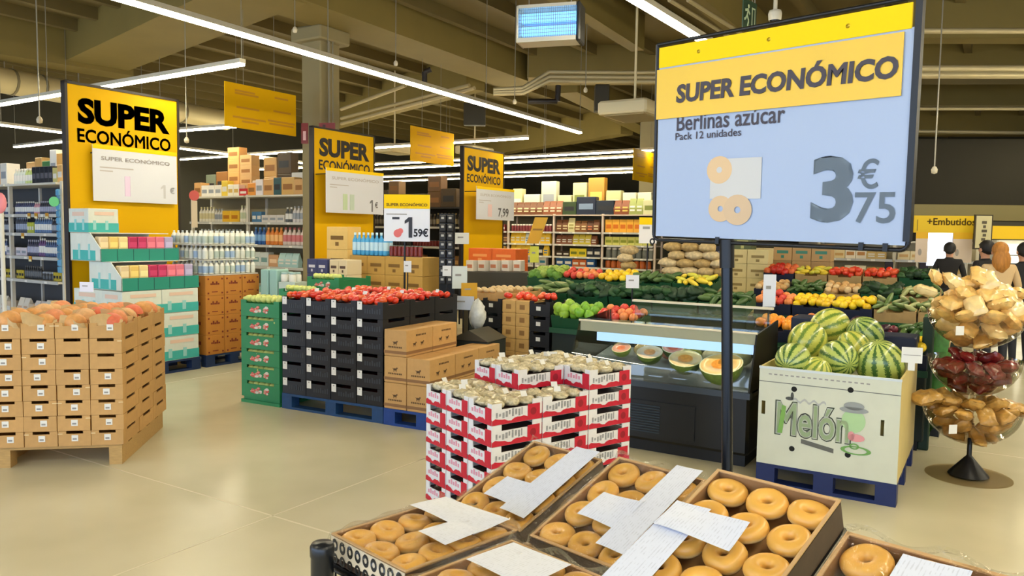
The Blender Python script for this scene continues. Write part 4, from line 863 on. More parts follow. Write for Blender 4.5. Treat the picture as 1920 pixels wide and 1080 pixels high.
FR2 = [((0.25,0.40,0.83),0.07,(196,170,110)),((0.45,0.42,0.82),0.075,(222,190,130)),((0.66,0.43,0.83),0.07,(206,120,90)),((0.84,0.45,0.84),0.08,(150,160,80)),((1.02,0.44,0.83),0.075,(226,214,170)),((1.22,0.45,0.83),0.08,(214,206,140))]
for i, (p, r_, c) in enumerate(FR2):
    item('wrapped_fruit', MB().ball((0,0,0),r_,14,9,0,(1.2,1,.8)).mesh('wrapped_fruit', M('wrapped_%d'%i,c,0.25,var=0.25,scale=25,coat=0.5)), 'film wrapped fruit portion at the back of chilled case, %s from left' % ORD[i], 'fruit', mF @ Vector((p[0],p[1]+0.05,0.60+0.05+r_*.8)), (0,0,rn.uniform(0,3)), 'wrapped fruit in the chilled case')
# ================================================================== tall yellow signs and hanging panels
RZ1 = TH + R(90)                # faces to the right-hand aisle; local x runs along E1
YB = M('board_yellow', (222,172,0), 0.65, var=0.02, scale=2, spec=0.15); YH = M('board_yellow_strip', (246,206,8), 0.6, spec=0.2); BLKT = M('letter_black', (30,20,14), 0.5)
GHOST = M('ghost_print', (182,176,176), 0.5); BOARDW = M('board_white', (212,214,222), 0.35, coat=0.2)
def tower(loc, label, sheet, off, extra):
    t = thing('tower_sign', label, 'sign', loc, RZ1); Wt, Ht = 1.45, 3.32
    obj('board', MB().box((0.03,0,0.0),(Wt-0.03,0.06,Ht-0.03)).mesh('board', YB), t)
    obj('edge_frame', MB().box((0,-0.012,0),(0.03,0.075,Ht)).box((Wt-0.03,-0.012,0),(Wt,0.075,Ht)).box((0,-0.012,Ht-0.03),(Wt,0.075,Ht)).mesh('edge_frame', M('board_edge',(30,18,10),0.5)), t)
    txt(t, 'SUPER', BLKT, (0.73,3.005), 1.17, 0.30, -0.003, 0.05); txt(t, 'ECONÓMICO', BLKT, (0.73,2.74), 1.19, 0.20, -0.003, 0.025)
    x0, z0, x1, z1 = sheet
    pc_ = obj('price_board', MB().box((x0,-off-0.01,z0),(x1,-off,z1)).mesh('price_board', BOARDW), t)
    obj('board_strip', MB().box((x0,-off-0.013,z1-0.05),(x1,-off-0.010,z1)).mesh('board_strip', YH), pc_)
    for xa in (x0+0.02, x1-0.12):
        obj('board_arm', MB().tube((xa,-off,z1-0.1),(xa,0,z1-0.1),0.008,6).mesh('board_arm', BLK), pc_)
    txt(pc_, 'SUPER ECONÓMICO', GHOST, ((x0+x1)/2, z1-0.15), (x1-x0)*0.82, 0.06, -off-0.012, 0.02)
    flat(pc_, 'text_line', GHOST, x0+0.08, z1-0.27, x0+0.5, z1-0.255, -off-0.0115); flat(pc_, 'text_line', GHOST, x0+0.08, z1-0.31, x0+0.24, z1-0.295, -off-0.0115)
    for k, e in enumerate(extra):
        if e[0] == 't' and e[1] == '1€':
            mm_ = M('tower_price_%d'%e[5],(e[5],e[5],e[5]+4),0.5); one(pc_, mm_, (x0+e[2]-0.03,z0+e[3]), e[4], -off-0.012); txt(pc_, '€', mm_, (x0+e[2]+0.09,z0+e[3]+0.02), None, e[4]*0.5, -off-0.012, 0.02)
        elif e[0] == 't': txt(pc_, e[1], M('tower_price_%d'%e[5],(e[5],e[5],e[5]+4),0.5), (x0+e[2],z0+e[3]), None, e[4], -off-0.012, 0.02)
        else: obj('product_picture', MB().bbox((x0+e[1]-e[3]/2,-off-0.0125,z0+e[2]),(x0+e[1]+e[3]/2,-off-0.0105,z0+e[2]+e[4]),0.004).mesh('product_picture', MC(e[5])), pc_)
    return t
tower((-5.11,8.9,0), 'largest tall yellow sign at the left, above the turquoise boxes', (0.27,1.97,1.36,2.63), 0.06, [('t','1€',0.93,0.15,0.17,190),('b',0.42,0.07,0.07,0.24,(222,200,226))])
tower((-3.2,12.4,0), 'middle tall yellow sign in front of the concrete column', (0.05,1.95,1.40,2.66), 0.24, [('t','1€',1.08,0.14,0.20,110),('b',0.42,0.05,0.10,0.26,(186,206,170)),('b',0.58,0.05,0.10,0.26,(190,206,190))])
tower((-0.97,14.9,0), 'farthest tall yellow sign, right of the 1.59 price sign', (0.05,1.92,1.40,2.55), 0.28, [('t','7,99',0.95,0.14,0.20,120),('b',0.46,0.06,0.14,0.24,(226,196,196))])
def hang(loc, label, w, h, lines):
    t = thing('aisle_sign', label, 'sign', loc, RZ1)
    obj('panel', MB().box((0,0,0),(w,0.015,h)).mesh('panel', YB), t)
    for x in (w*0.25, w*0.68): obj('hanging_wire', MB().tube((x,0.007,h),(x,0.007,ZC-loc[2]),0.005,5).mesh('hanging_wire', WIRE), t)
    LN = M('panel_print',(196,140,10),0.6)
    for k, (x0, z0, x1) in enumerate(lines): flat(t, 'text_line', LN, w*x0, h*z0, w*x1, h*(z0+0.045), -0.003)
LNS = [(0.13,0.82,0.40),(0.13,0.76,0.45),(0.15,0.45,0.46),(0.10,0.22,0.55),(0.22,0.14,0.45),(0.68,0.82,0.88),(0.66,0.50,0.92),(0.58,0.26,0.98),(0.60,0.19,0.96)]
hang(at(422,236,12.0), 'large hanging yellow panel left of the concrete column', 1.42, 0.68, LNS)
hang(at(770,301,15.3), 'middle hanging yellow panel right of the concrete column', 1.42, 0.68, LNS)
hang(at(1187,337,17.0), 'far hanging yellow panel beside the white price sign edge', 1.42, 0.68, LNS)
# ---- price sign 1.59
t = thing('price_sign', 'white and yellow 1.59 euro price sign above the tomatoes', 'sign', at(720,452,9.5), R(-4))
w, h = 0.565, 0.57
obj('board', MB().box((0,0,0),(w,0.012,h)).mesh('board', M('price_paper',(226,228,236),0.4)), t)
obj('header', MB().box((0,-0.003,h*0.70),(w,0,h)).mesh('header', YEL), t)
txt(t, 'SUPER ECONÓMICO', M('brown_letter',(120,84,8),0.5), (w*0.5,h*0.79), w*0.9, 0.045, -0.005, 0.03)
DKP = M('dark_price',(38,40,48),0.5)
one(t, DKP, (w*0.55,h*0.30), 0.25, -0.004); txt(t, '59€', DKP, (w*0.81,h*0.19), w*0.32, 0.105, -0.003, 0.03)
obj('tomato_picture', MB().disc((w*0.30,0,h*0.17),0.05,16).disc((w*0.36,-0.0005,h*0.22),0.035,16).mesh('tomato_picture', M('pic_tomato',(226,110,104),0.5)), t, (0,-0.002,0))
flat(t, 'text_line', DKP, w*0.18, h*0.47, w*0.34, h*0.52); flat(t, 'text_line', PRN, w*0.05, h*0.57, w*0.5, h*0.59)
obj('pole', MB().tube((w*0.45,0.02,-1.55),(w*0.45,0.02,0.3),0.012,8).mesh('pole', BLK), t)
# ---- other small signs: u, v, depth, w, h, colour, label
for i, (u, v, dd, w, h, c, lab, rz, pole) in enumerate((
    (866,447,11.0,0.20,0.16,(230,230,224),'small white card left of the far tall yellow sign',0,0.9),
    (682,0,0,0,0,None,'',0,0),
    (764,500,8.9,0.09,0.13,(226,226,224),'small white card standing on black stem above the tomatoes',-10,0.5),
    (838,508,8.9,0.10,0.12,(226,226,224),'small white card right of the black stem above the tomatoes',5,0.45),
    (862,520,8.2,0.16,0.24,(206,214,206),'pale hanging bag roll behind the tomatoes',10,0.5),
    (880,545,7.9,0.17,0.16,(200,150,20),'small yellow holder plate right of the tomatoes',20,1.068),
    (868,568,7.8,0.24,0.14,(200,206,216),'pale bag dispenser tray right of the tomatoes',-20,0.7),
    (1186,528,7.6,0.13,0.13,(226,228,230),'white price card standing over the green vegetables',0,0.62),
    (1215,432,9.6,0.22,0.32,(232,226,220),'white and yellow price card left of the big sign pole',0,1.0),
    (1443,545,6.2,0.10,0.26,(222,224,232),'tall white card beside the sign pole over the fruit',0,0.515),
    (1002,477,11.5,0.13,0.24,(206,206,60),'lime green card standing before the far shelves',0,0.5),
    (162,538,8.0,0.16,0.10,(232,228,238),'white price card on the turquoise boxes',-10,0.0))):
    if c is None: continue
    t = thing('price_card', lab, 'card', at(u,v,dd), R(rz))
    obj('card', MB().box((-w/2,0,-h/2),(w/2,0.006,h/2)).mesh('card', MC(c)), t)
    flat(t, 'text_line', PRN, -w*0.3, h*0.05, w*0.1, h*0.15)
    if 'white and yellow' in lab: obj('header', MB().box((-w/2,-0.002,h*0.22),(w/2,0,h/2)).mesh('header', YEL), t)
    if pole: obj('stem', MB().tube((0,0.008,-pole),(0,0.008,0),0.008,6).mesh('stem', BLK), t)
p = at(1005,432,13.0); t = thing('slanted_banner', 'slanted yellow banner in front of the far shelves', 'banner', p, R(-10)); obj('cloth', MB().add([(-0.16,0,-0.22),(0.05,0,-0.22),(0.20,0,0.22),(-0.02,0,0.22),(-0.16,.01,-0.22),(0.05,.01,-0.22),(0.20,.01,0.22),(-0.02,.01,0.22)],[(0,1,2,3),(7,6,5,4),(0,4,5,1),(1,5,6,2),(2,6,7,3),(3,7,4,0)]).mesh('cloth', M('banner_yellow',(206,160,20),0.5)), t); obj('text_band', MB().add([(-0.06,0,0.0),(0.10,0,0.0),(0.12,0,0.03),(-0.05,0,0.03)],[(0,1,2,3)]).mesh('text_band', MC((150,110,10))), t, (0,-0.003,0)); obj('pole', MB().tube((-0.03,0.015,-1.8),(-0.03,0.015,-0.15),0.012,6).mesh('pole', BLK), t)
# ================================================================== turquoise display boxes
oQ = Vector((-4.2,8.3,0)); mQ = Matrix.Translation(oQ) @ Matrix.Rotation(RZ1,4,'Z')
pallet('blue_pallet', 'dark blue pallet under the turquoise display boxes', oQ, RZ1, 0.96, 1.0, M('pallet_navy',(18,44,84),0.6,var=0.15,scale=12))
TQ = M('box_turquoise',(64,176,170),0.45,var=0.05,scale=8); TQW = M('box_white_print',(214,220,210),0.45,var=0.05,scale=10); TQL = M('box_pale_teal',(150,206,204),0.45); TQD = M('box_teal_dark',(34,140,122),0.45)
def disp_box(label, x, y, z, w, d, h, tops=1, open_=False):
    t = thing('display_box', label, 'box', mQ @ Vector((x,y,z)), RZ1)
    obj('box_body', cached(('dbox',w,d,h), lambda: MB().bbox((0.002,0.002,0),(w-0.002,d-0.002,h-0.002),0.004).mesh('box_body', TQW)), t)
    obj('teal_print', cached(('dbt',w,d,h), lambda: MB().box((0.0,-0.001,0.005),(w,0.002,h*0.40)).box((-0.001,0.0,0.005),(0.002,d,h*0.40)).mesh('teal_print', TQ)), t)
    obj('figure_print', cached(('dbf',w,d,h), lambda: MB().box((w*0.15,-0.002,h*0.12),(w*0.25,-0.001,h*0.5)).box((w*0.55,-0.002,h*0.12),(w*0.65,-0.001,h*0.5)).box((-0.002,d*0.2,h*0.1),(-0.001,d*0.3,h*0.55)).box((-0.002,d*0.6,h*0.1),(-0.001,d*0.7,h*0.55)).mesh('figure_print', TQL)), t)
    obj('header_print', cached(('dbh',w,d,h), lambda: MB().box((w*0.2,-0.002,h*0.72),(w*0.85,-0.001,h*0.86)).box((-0.002,d*0.2,h*0.68),(-0.001,d*0.8,h*0.85)).mesh('header_print', M('print_sand',(226,196,176),0.5))), t)
    return t
for k in range(3):
    for i in range(2):
        disp_box('turquoise and white display carton, %s layer up, %s facing the aisle' % (ORD[k], ('left','right')[i]), i*0.47, 0.0, 0.145+k*0.275, 0.47, 0.40, 0.273)
    disp_box('turquoise and white display carton, %s layer up, on the left flank' % ORD[k], 0, 0.40, 0.145+k*0.275, 0.47, 0.55, 0.273)
PCH = [(232,206,160),(236,200,110),(238,214,150),(190,40,90),(196,46,96),(228,110,130),(226,120,140),(180,170,206)]
PCN = ['cream','yellow','sand','crimson','crimson','pink','pink','lilac']
for tier, (y0, z0, x0) in enumerate(((0.0,0.972,0.0),(0.30,1.285,-0.05))):
    t = thing('display_tray', 'open turquoise display tray of coloured packs, %s tier' % ('lower','upper')[tier], 'tray', mQ @ Vector((x0,y0,z0)), RZ1)
    Wd = 0.95; Dd = 0.62 if tier == 0 else 0.6
    obj('tray_front', MB().box((0,0,0),(Wd,0.01,0.14)).mesh('tray_front', TQD), t)
    for q in range(1,5): obj('tray_seam', MB().box((Wd*q/5-0.003,-0.002,0.005),(Wd*q/5+0.003,0,0.135)).mesh('tray_seam', M('seam_dark',(20,84,80),0.6)), t)
    obj('tray_side', MB().add([(0,0,0),(0,Dd,0),(0,Dd,0.31),(0,0.2,0.31),(0,0,0.14),(0.008,0,0),(0.008,Dd,0),(0.008,Dd,0.31),(0.008,0.2,0.31),(0.008,0,0.14)],[(4,3,2,1,0),(5,6,7,8,9),(0,5,9,4),(4,9,8,3),(3,8,7,2)]).mesh('tray_side', TQW), t)
    obj('side_print', MB().box((-0.002,0.1,0.01),(-0.0005,Dd-0.05,0.12)).mesh('side_print', TQ), t); [obj('side_figure', MB().box((-0.003,yy,0.02),(-0.002,yy+0.04,0.19)).mesh('side_figure', TQL), t) for yy in (0.2,0.4)]
    obj('tray_back', MB().box((0,Dd-0.008,0),(Wd,Dd,0.31)).mesh('tray_back', TQW), t); obj('tray_bottom', MB().box((0,0.01,0),(Wd,Dd-0.008,0.01)).mesh('tray_bottom', TQW), t)
    obj('tray_lid', MB().box((0,0.2,0.305),(Wd,Dd,0.312)).mesh('tray_lid', MC((222,220,210))), t)
    for q in range(8):
        me = cached(('pack',q), lambda: MB().bbox((0,0,0),(0.108,0.10,0.26),0.01).box((0.01,-0.001,0.14),(0.098,0,0.2),1).mesh('soap_pack', MC(PCH[q],0.35), MC(tuple(min(255,c+26) for c in PCH[q]),0.4)))
        item('soap_pack', me, '%s pack, %s from the left in the %s turquoise tray' % (PCN[q], ORD[q], ('lower','upper')[tier]), 'pack', mQ @ Vector((x0+0.035+q*0.113,y0+0.08,z0+0.012)), (0,0,RZ1), 'coloured packs in the turquoise trays')
disp_box('turquoise and white carton on the very top, left, beside the tall sign', -0.02, 0.58, 1.60, 0.35, 0.40, 0.27)
# ================================================================== brown cartons with bottles on top
oN = mQ @ Vector((1.04,0.0,0)); mN = Matrix.Translation(oN) @ Matrix.Rotation(RZ1,4,'Z')
pallet('blue_pallet', 'dark blue pallet under the amber cartons and white bottles', oN, RZ1, 0.80, 0.9, MATS['pallet_navy'])
AMB = M('carton_amber',(186,122,44),0.7,var=0.06,scale=10); APR = M('amber_print',(120,44,22),0.7)
ABX = MB().bbox((0.002,0.002,0),(0.262,0.398,0.236),0.004).mesh('carton_body', AMB)
APM = MB()
for q in range(5): APM.box((0.07+q*0.026,-0.001,0.13),(0.09+q*0.026,0.002,0.15+0.02*(q%2)))
for q in (0.03,0.225): APM.box((q,-0.001,0.02),(q+0.02,0.002,0.04)).box((q,-0.001,0.19),(q+0.02,0.002,0.21))
APM.box((0.09,-0.001,0.04),(0.17,0.002,0.05)); APM.box((-0.001,0.1,0.12),(0.002,0.3,0.16)); APM = APM.mesh('red_print', APR)
for k in range(4):
    for i in range(3):
        for j in range(2):
            if j == 1 and i > 0 and k < 3: continue
            t = thing('amber_carton', 'amber carton with red print, %s layer up, %s from left, %s row' % (ORD[k], ORD[i], ('front','rear')[j]), 'carton', mN @ Vector((i*0.266,j*0.40,0.145+k*0.238)), RZ1, 'amber cartons beside the turquoise display'); obj('carton_body', ABX, t)
            if j == 0 or i == 0: obj('red_print', APM, t)['kind'] = 'stuff'
WB = [MB().lathe([(0.001,0),(0.032,0.004),(0.034,0.02),(0.034,0.10),(0.02,0.135),(0.012,0.14),(0.012,0.165),(0.001,0.166)],10,0,True,[0,0,1,0,0,2,2]).mesh('milk_bottle', MC((226,226,216),0.35), MC(c,0.4), MC(d,0.4)) for c, d in (((150,176,206),(200,206,210)),((206,210,200),(170,180,190)),((176,190,180),(220,220,216)))]
for lay in range(3):
    item('bottle_tray', MB().box((0,0,0),(0.79,0.72,0.012)).mesh('bottle_tray', MC((206,206,196))), 'thin white tray under the %s layer of white bottles' % ORD[lay], 'tray', mN @ Vector((0.0,0.02,1.100+lay*0.18)), (0,0,RZ1))
    for i in range(10):
        for j in range(3 if lay == 2 else 2):
            item('white_bottle', WB[(i//2+lay)%3], 'small white bottle, %s from left, %s row, %s layer on amber cartons' % (ORD[i], ORD[j], ORD[lay]), 'bottle', mN @ Vector((0.045+i*0.077,0.06+j*0.085,1.113+lay*0.18)), (0,0,rn.uniform(0,1)), 'white bottles on the amber cartons')
    for j in range(2,8): item('white_bottle', WB[(j+lay)%3], 'small white bottle on the left flank, %s back, %s layer on amber cartons' % (ORD[j], ORD[lay]), 'bottle', mN @ Vector((0.045,0.06+j*0.085,1.113+lay*0.18)), (0,0,0), 'white bottles on the amber cartons')
# ================================================================== shelving and the goods on it
SHW = M('shelf_white',(214,210,198),0.45); SHD = M('shelf_dark',(40,40,40),0.5); SHB = M('shelf_back',(150,146,130),0.6); RAIL = M('price_rail',(190,190,186),0.45)
TAGW = MB().box((0,0,0),(0.07,0.004,0.035)).mesh('price_tag', WHITE)
def gondola(label, loc, bays, bw, top, levels, mat=SHW, back=SHB, depth=0.5, rz=TH, tags=True):
    t = thing('shelf_unit', label, 'shelf unit', loc, rz); H_ = top+0.02
    for i in range(bays+1): obj('upright', cached(('upr',H_,mat.name), lambda: MB().box((-0.025,0.0,0),(0.025,0.05,H_)).box((-0.02,depth-0.05,0),(0.02,depth,H_)).mesh('upright', mat)), t, (i*bw,0,0))
    for i in range(bays):
        obj('back_panel', cached(('bck',bw,H_,back.name), lambda: MB().box((0.025,depth-0.02,0.1),(bw-0.025,depth-0.005,H_-0.05)).mesh('back_panel', back)), t, (i*bw,0,0))
        for z in levels+[top]:
            s = obj('shelf_board', cached(('shb',bw,mat.name,z==top), lambda: MB().box((0.02,-0.06,-0.03),(bw-0.02,depth,0)).mesh('shelf_board', mat)), t, (i*bw,0,z))
            if z != top:
                r_ = obj('price_rail', cached(('rail',bw), lambda: MB().box((0.02,-0.068,-0.04),(bw-0.02,-0.06,0.005)).mesh('price_rail', RAIL)), s)
                if tags:
                    for q in range(3): obj('price_tag', TAGW, s, (0.1+q*bw*0.3+rn.uniform(0,.15),-0.073,-0.037))
    obj('base', MB().box((0,0.0,0),(bays*bw,depth,0.1)).mesh('base', mat), t)
    return Matrix.Translation(loc) @ Matrix.Rotation(rz,4,'Z')
def prod(kind, w, h, c1, c2, d=None):
    d = d or w
    def mk_():
        a, b = MC(c1,0.35), MC(c2,0.4); mb = MB()
        if kind == 'bottle': r_ = w/2; mb.lathe([(0.001,0),(r_*.9,0.003),(r_,h*.06),(r_,h*.22),(r_,h*.58),(r_*.95,h*.66),(r_*.42,h*.8),(r_*.38,h*.88),(r_*.42,h*.89),(r_*.42,h),(0.001,h)],10,0,True,[0,0,0,1,0,0,0,1,1,1])
        elif kind == 'can': r_ = w/2; mb.lathe([(0.001,0),(r_*.9,0),(r_,h*.05),(r_,h*.2),(r_,h*.8),(r_,h*.95),(r_*.88,h),(0.001,h*.98)],10,0,True,[1,1,0,0,0,1,1])
        elif kind == 'jar': r_ = w/2; mb.lathe([(0.001,0),(r_*.95,0),(r_,h*.08),(r_,h*.7),(r_*.8,h*.78),(r_*.85,h*.8),(r_*.85,h),(0.001,h)],10,0,True,[0,0,0,0,0,1,1])
        elif kind == 'bag':
            mb.add([(-w/2,-d/2,0),(w/2,-d/2,0),(w/2,d/2,0),(-w/2,d/2,0),(-w*.55,-d*.55,h*.4),(w*.55,-d*.55,h*.4),(w*.55,d*.55,h*.4),(-w*.55,d*.55,h*.4),(-w*.47,-d*.2,h*.85),(w*.47,-d*.2,h*.85),(w*.47,d*.2,h*.85),(-w*.47,d*.2,h*.85),(-w*.48,0,h),(w*.48,0,h)],[(0,1,5,4),(1,2,6,5),(2,3,7,6),(3,0,4,7),(4,5,9,8),(5,6,10,9),(6,7,11,10),(7,4,8,11),(8,9,13,12),(10,11,12,13),(9,10,13),(11,8,12)])
            mb.add([(-w*.35,-d*.56,h*.22),(w*.35,-d*.56,h*.22),(w*.35,-d*.5,h*.55),(-w*.35,-d*.5,h*.55)],[(0,1,2,3)],1)
        else: mb.bbox((-w/2,-d/2,0),(w/2,d/2,h),min(w,h)*.03).box((-w*.36,-d/2-0.002,h*.3),(w*.36,-d/2,h*.62),1)
        return mb.mesh(kind, a, b)
    return cached(('prod',kind,w,h,c1,c2,d), mk_)
CNAME = {}
def cname(c):
    r_, g_, b_ = c; mx, mn = max(c), min(c)
    if mx-mn < 26: return 'white' if mn > 190 else 'grey' if mn > 80 else 'black'
    if r_ >= g_ >= b_: return 'red' if g_ < r_*.42 else 'brown' if r_ < 150 else 'tan' if b_ > r_*.45 else 'orange' if g_ < r_*.72 else 'yellow'
    if r_ >= b_ > g_: return 'pink' if r_ > 150 else 'purple'
    if g_ >= b_ and g_ >= r_: return 'green'
    return 'blue' if g_ < b_*.95 else 'teal'
NAMES = {'bottle':'bottle','can':'tin','jar':'jar','bag':'pouch','box':'box'}
HS = 1.0
def fill(mt, x0, x1, z, specs, unit, shelf, y=0.06, rnd=0.0, gap=0.006, start=0, stack=1):
    x = x0; i = start; k = 0
    rs = random.Random(int(z*1000)+len(unit)+int(x0*77))
    while True:
        s = specs[k % len(specs)]; kind, w, h, c1, c2 = s[:5]; h = round(h*HS,3); rep = s[5] if len(s) > 5 else 1; dd = s[6] if len(s) > 6 else None; st = s[7] if len(s) > 7 else 1
        for q in range(rep):
            if x+w > x1: return i
            for v in range(st):
                lab = '%s %s, %s from left, %s of %s' % (cname(c1), NAMES[kind], ORD[min(i,78)], shelf, unit)
                item(('%s_%s' % (cname(c1), NAMES[kind])), prod(kind,w,h,c1,c2,dd), lab, NAMES[kind], mt @ Vector((x+w/2, y+(dd or w)/2+rs.uniform(-.01,.01)*rnd, z+0.001+v*h)), (0,0,math.atan2(mt[1][0],mt[0][0])+rs.uniform(-.1,.1)*rnd), 'goods on the %s of %s' % (shelf, unit)); i += 1
            x += w+gap
        k += 1
K = (206,160,100); KB = (150,100,46); W8 = (224,222,214); DK = (34,36,44); GY = (150,156,164)
# ---- left unit (toiletries)
HS = 1.25
pR = at(116,430,11.2); BWL = 1.5; oS = Vector((pR.x,pR.y,0)) - E2*(2*BWL)
U = 'left shelves'
mS = gondola('white shelving at the left edge with rows of dark bottles', oS, 2, BWL, 2.30, [0.28,0.86,1.21,1.56,1.84], SHW, M('back_grey',(70,70,72),0.6))
lv = [('second shelf', 1.84,[('bottle',.05,.16,(70,76,110),W8,10),('bottle',.05,.15,(206,150,160),W8,3),('bottle',.05,.16,(60,60,74),(160,160,180),8)]),
      ('third shelf', 1.56,[('bottle',.055,.19,(64,70,84),(150,160,180),6),('box',.06,.13,(190,196,70),W8,3),('bottle',.055,.19,(90,120,160),W8,8),('bottle',.05,.17,(50,52,64),GY,4)]),
      ('fourth shelf', 1.21,[('box',.16,.10,(216,206,210),GY,2),('bottle',.05,.20,(60,58,80),(170,170,190),6),('bottle',.055,.22,(104,70,120),W8,3),('bottle',.05,.2,(70,90,130),W8,6)]),
      ('fifth shelf', 0.86,[('box',.07,.10,(190,170,50),DK,3),('bottle',.05,.16,(36,36,38),(90,90,90),9),('jar',.08,.10,(60,60,60),GY,4)]),
      ('bottom shelf', 0.28,[('bag',.16,.22,(224,216,200),(206,170,140),2,.1),('box',.14,.16,(206,186,160),W8,1),('bag',.15,.20,(216,206,196),(180,120,100),2,.1)])]
for sh, z, sp in lv:
    n = fill(mS, 0.06, BWL-0.04, z, sp, U, sh); fill(mS, BWL+0.04, 2*BWL-0.1, z, sp, U, sh, start=n)
HS = 1.0
n = fill(mS, 0.06, BWL-0.04, 2.30, [('box',.3,.26,K,W8,1,.3),('box',.2,.34,W8,GY,1,.2),('box',.25,.3,(60,110,60),W8,1,.25)], U, 'top deck')
n = fill(mS, BWL+0.02, 2*BWL-0.05, 2.30, [('bottle',.08,.24,(206,214,206),W8,4),('bottle',.07,.24,(190,206,130),W8,3),('box',.11,.25,DK,(90,90,100),5),('box',.12,.22,(196,190,120),W8,1),('box',.14,.26,(226,180,110),W8,2)], U, 'top deck', start=n)
fill(mS, BWL+0.02, 2*BWL-0.05, 2.30, [('box',.26,.36,K,KB,1,.2),('box',.2,.42,(190,150,90),KB,1,.2),('box',.22,.36,(64,120,70),W8,1,.2),('box',.18,.52,W8,GY,1,.2),('box',.26,.46,(226,170,90),KB,1,.2),('box',.22,.5,(60,90,50),W8,1,.2)], U, 'top deck rear', y=0.26)
for q in range(5): item('shelf_flag', MB().box((-0.04,0,-0.08),(0.04,0.006,0.0)).box((-0.04,-0.001,-0.08),(0.04,0,-0.05),1).mesh('shelf_flag', M('flag_amber',(196,140,20),0.5), MC((236,226,180))), 'amber price flag on the left shelves, %s' % ('upper left','upper middle','upper right','centre','lower')[q], 'price flag', mS @ Vector((BWL+(0.75,0.95,1.25,0.55,0.75)[q],-0.08,(1.86,1.86,1.86,1.56,1.22)[q])), (0,0,TH))
# blue strip of hanging packs at the end of the unit
t = thing('blue_strip', 'vertical strip of small blue packs at the end of left shelves', 'strip', mS @ Vector((2*BWL+0.04,-0.10,1.0)), TH); obj('strip_band', MB().box((0,0.02,0),(0.09,0.025,1.2)).mesh('strip_band', MC((120,160,180))), t)
for q in range(12): obj('blue_pack', cached('bpk', lambda: MB().bbox((0,0,0),(0.09,0.025,0.085),0.006).mesh('blue_pack', M('pack_blue',(90,150,190),0.35,rand=0.3))), t, (0,0,q*0.1+0.005))
item('green_disc', MB().disc((0,0,0),0.07,20).disc((0,0.01,0),0.07,20).mesh('green_disc', M('disc_green',(110,214,120),0.4)), 'round bright green wobbler on the left shelves', 'wobbler', at(101,378,10.9))
t = thing('shelf_post', 'thin pale post in front of the left shelves', 'post', fl(8,612,0.0)*1.0); t.location = at(9,600,8.2); t.location.z = 0; obj('shaft', MB().tube((0,0,0),(0,0,1.95),0.022,10).mesh('shaft', SHW), t); obj('pink_pack', MB().ball((0,-0.02,1.9),0.07,12,8,0,(1,.6,1.6)).mesh('pink_pack', MC((232,140,150))), t)
# ---- middle unit (cleaning goods)
pR = at(580,430,13.8); BWM = 1.66; oS = Vector((pR.x,pR.y,0)) - E2*(2*BWM); U = 'middle shelves'
mS = gondola('white shelving between the first two tall signs', oS, 2, BWM, 2.30, [0.30,0.98,1.38,1.80], SHW, M('back_beige',(150,140,112),0.6))
WP = [('bottle',.09,.30,(226,222,206),(206,196,150),5),('bottle',.08,.26,(216,214,206),GY,3),('box',.24,.22,(236,190,50),(190,120,20),2,.15),('bottle',.09,.32,(230,226,214),(190,200,170),4)]
n = fill(mS, 0.12, BWM-0.05, 1.80, WP, U, 'upper shelf'); fill(mS, BWM+0.06, 2*BWM-0.2, 1.80, [('box',.13,.20,(70,120,160),W8,2,.1),('box',.2,.14,(210,206,200),GY,3,.12),('bottle',.09,.28,(90,94,96),W8,2),('bottle',.09,.3,(206,200,196),GY,3)], U, 'upper shelf', start=n)
n = fill(mS, 0.12, BWM-0.05, 1.38, [('bottle',.10,.28,(228,224,212),(170,180,190),12),('box',.22,.2,(200,190,170),W8,2,.14)], U, 'middle shelf'); fill(mS, BWM+0.06, 2*BWM-0.2, 1.38, [('bottle',.11,.33,(40,90,160),(120,170,220),3),('bottle',.11,.33,(220,130,50),(240,190,120),4),('bottle',.11,.33,(214,200,190),(206,120,120),5)], U, 'middle shelf', start=n)
n = fill(mS, 0.12, BWM-0.05, 0.98, [('bag',.18,.28,(214,220,214),(150,180,180),6,.1)], U, 'lower shelf'); fill(mS, BWM+0.06, 2*BWM-0.2, 0.98, [('box',.22,.26,(206,216,214),(120,160,160),2,.14),('box',.26,.22,(206,160,120),(236,206,170),1,.14),('bag',.17,.26,(170,206,206),W8,3,.1)], U, 'lower shelf', start=n)
fill(mS, 0.12, 2*BWM-0.1, 0.30, [('box',.3,.3,(140,190,180),W8,1,.2),('box',.26,.34,(206,206,196),GY,2,.2)], U, 'bottom shelf')
n = fill(mS, 0.0, 2*BWM, 2.302, [('box',.22,.28,K,KB,1,.2),('box',.2,.22,(230,226,214),GY,3,.15),('box',.18,.3,(226,196,70),W8,1,.15),('box',.16,.22,(232,228,212),(206,170,90),2,.15),('box',.24,.14,(196,30,34),W8,1,.2),('box',.22,.24,(226,150,60),KB,1,.2),('box',.2,.3,(226,220,224),GY,1,.2),('box',.28,.3,K,KB,1,.2),('box',.2,.32,(40,84,90),DK,1,.2),('box',.34,.32,(206,166,96),KB,1,.2)], U, 'top deck')
fill(mS, 0.1, 2*BWM, 2.302, [('box',.3,.45,(110,120,100),DK,1,.2),('box',.34,.5,KB,DK,1,.2),('box',.34,.24,(226,170,100),KB,1,.2,4),('box',.34,.2,(206,166,110),KB,1,.2,4),('box',.3,.3,(206,196,180),GY,1,.2),('box',.36,.36,(206,160,90),KB,1,.2,2),('box',.36,.4,(80,60,34),DK,1,.2,2),('box',.34,.42,(214,214,210),GY,1,.2)], U, 'top deck rear', y=0.26, gap=0.02)
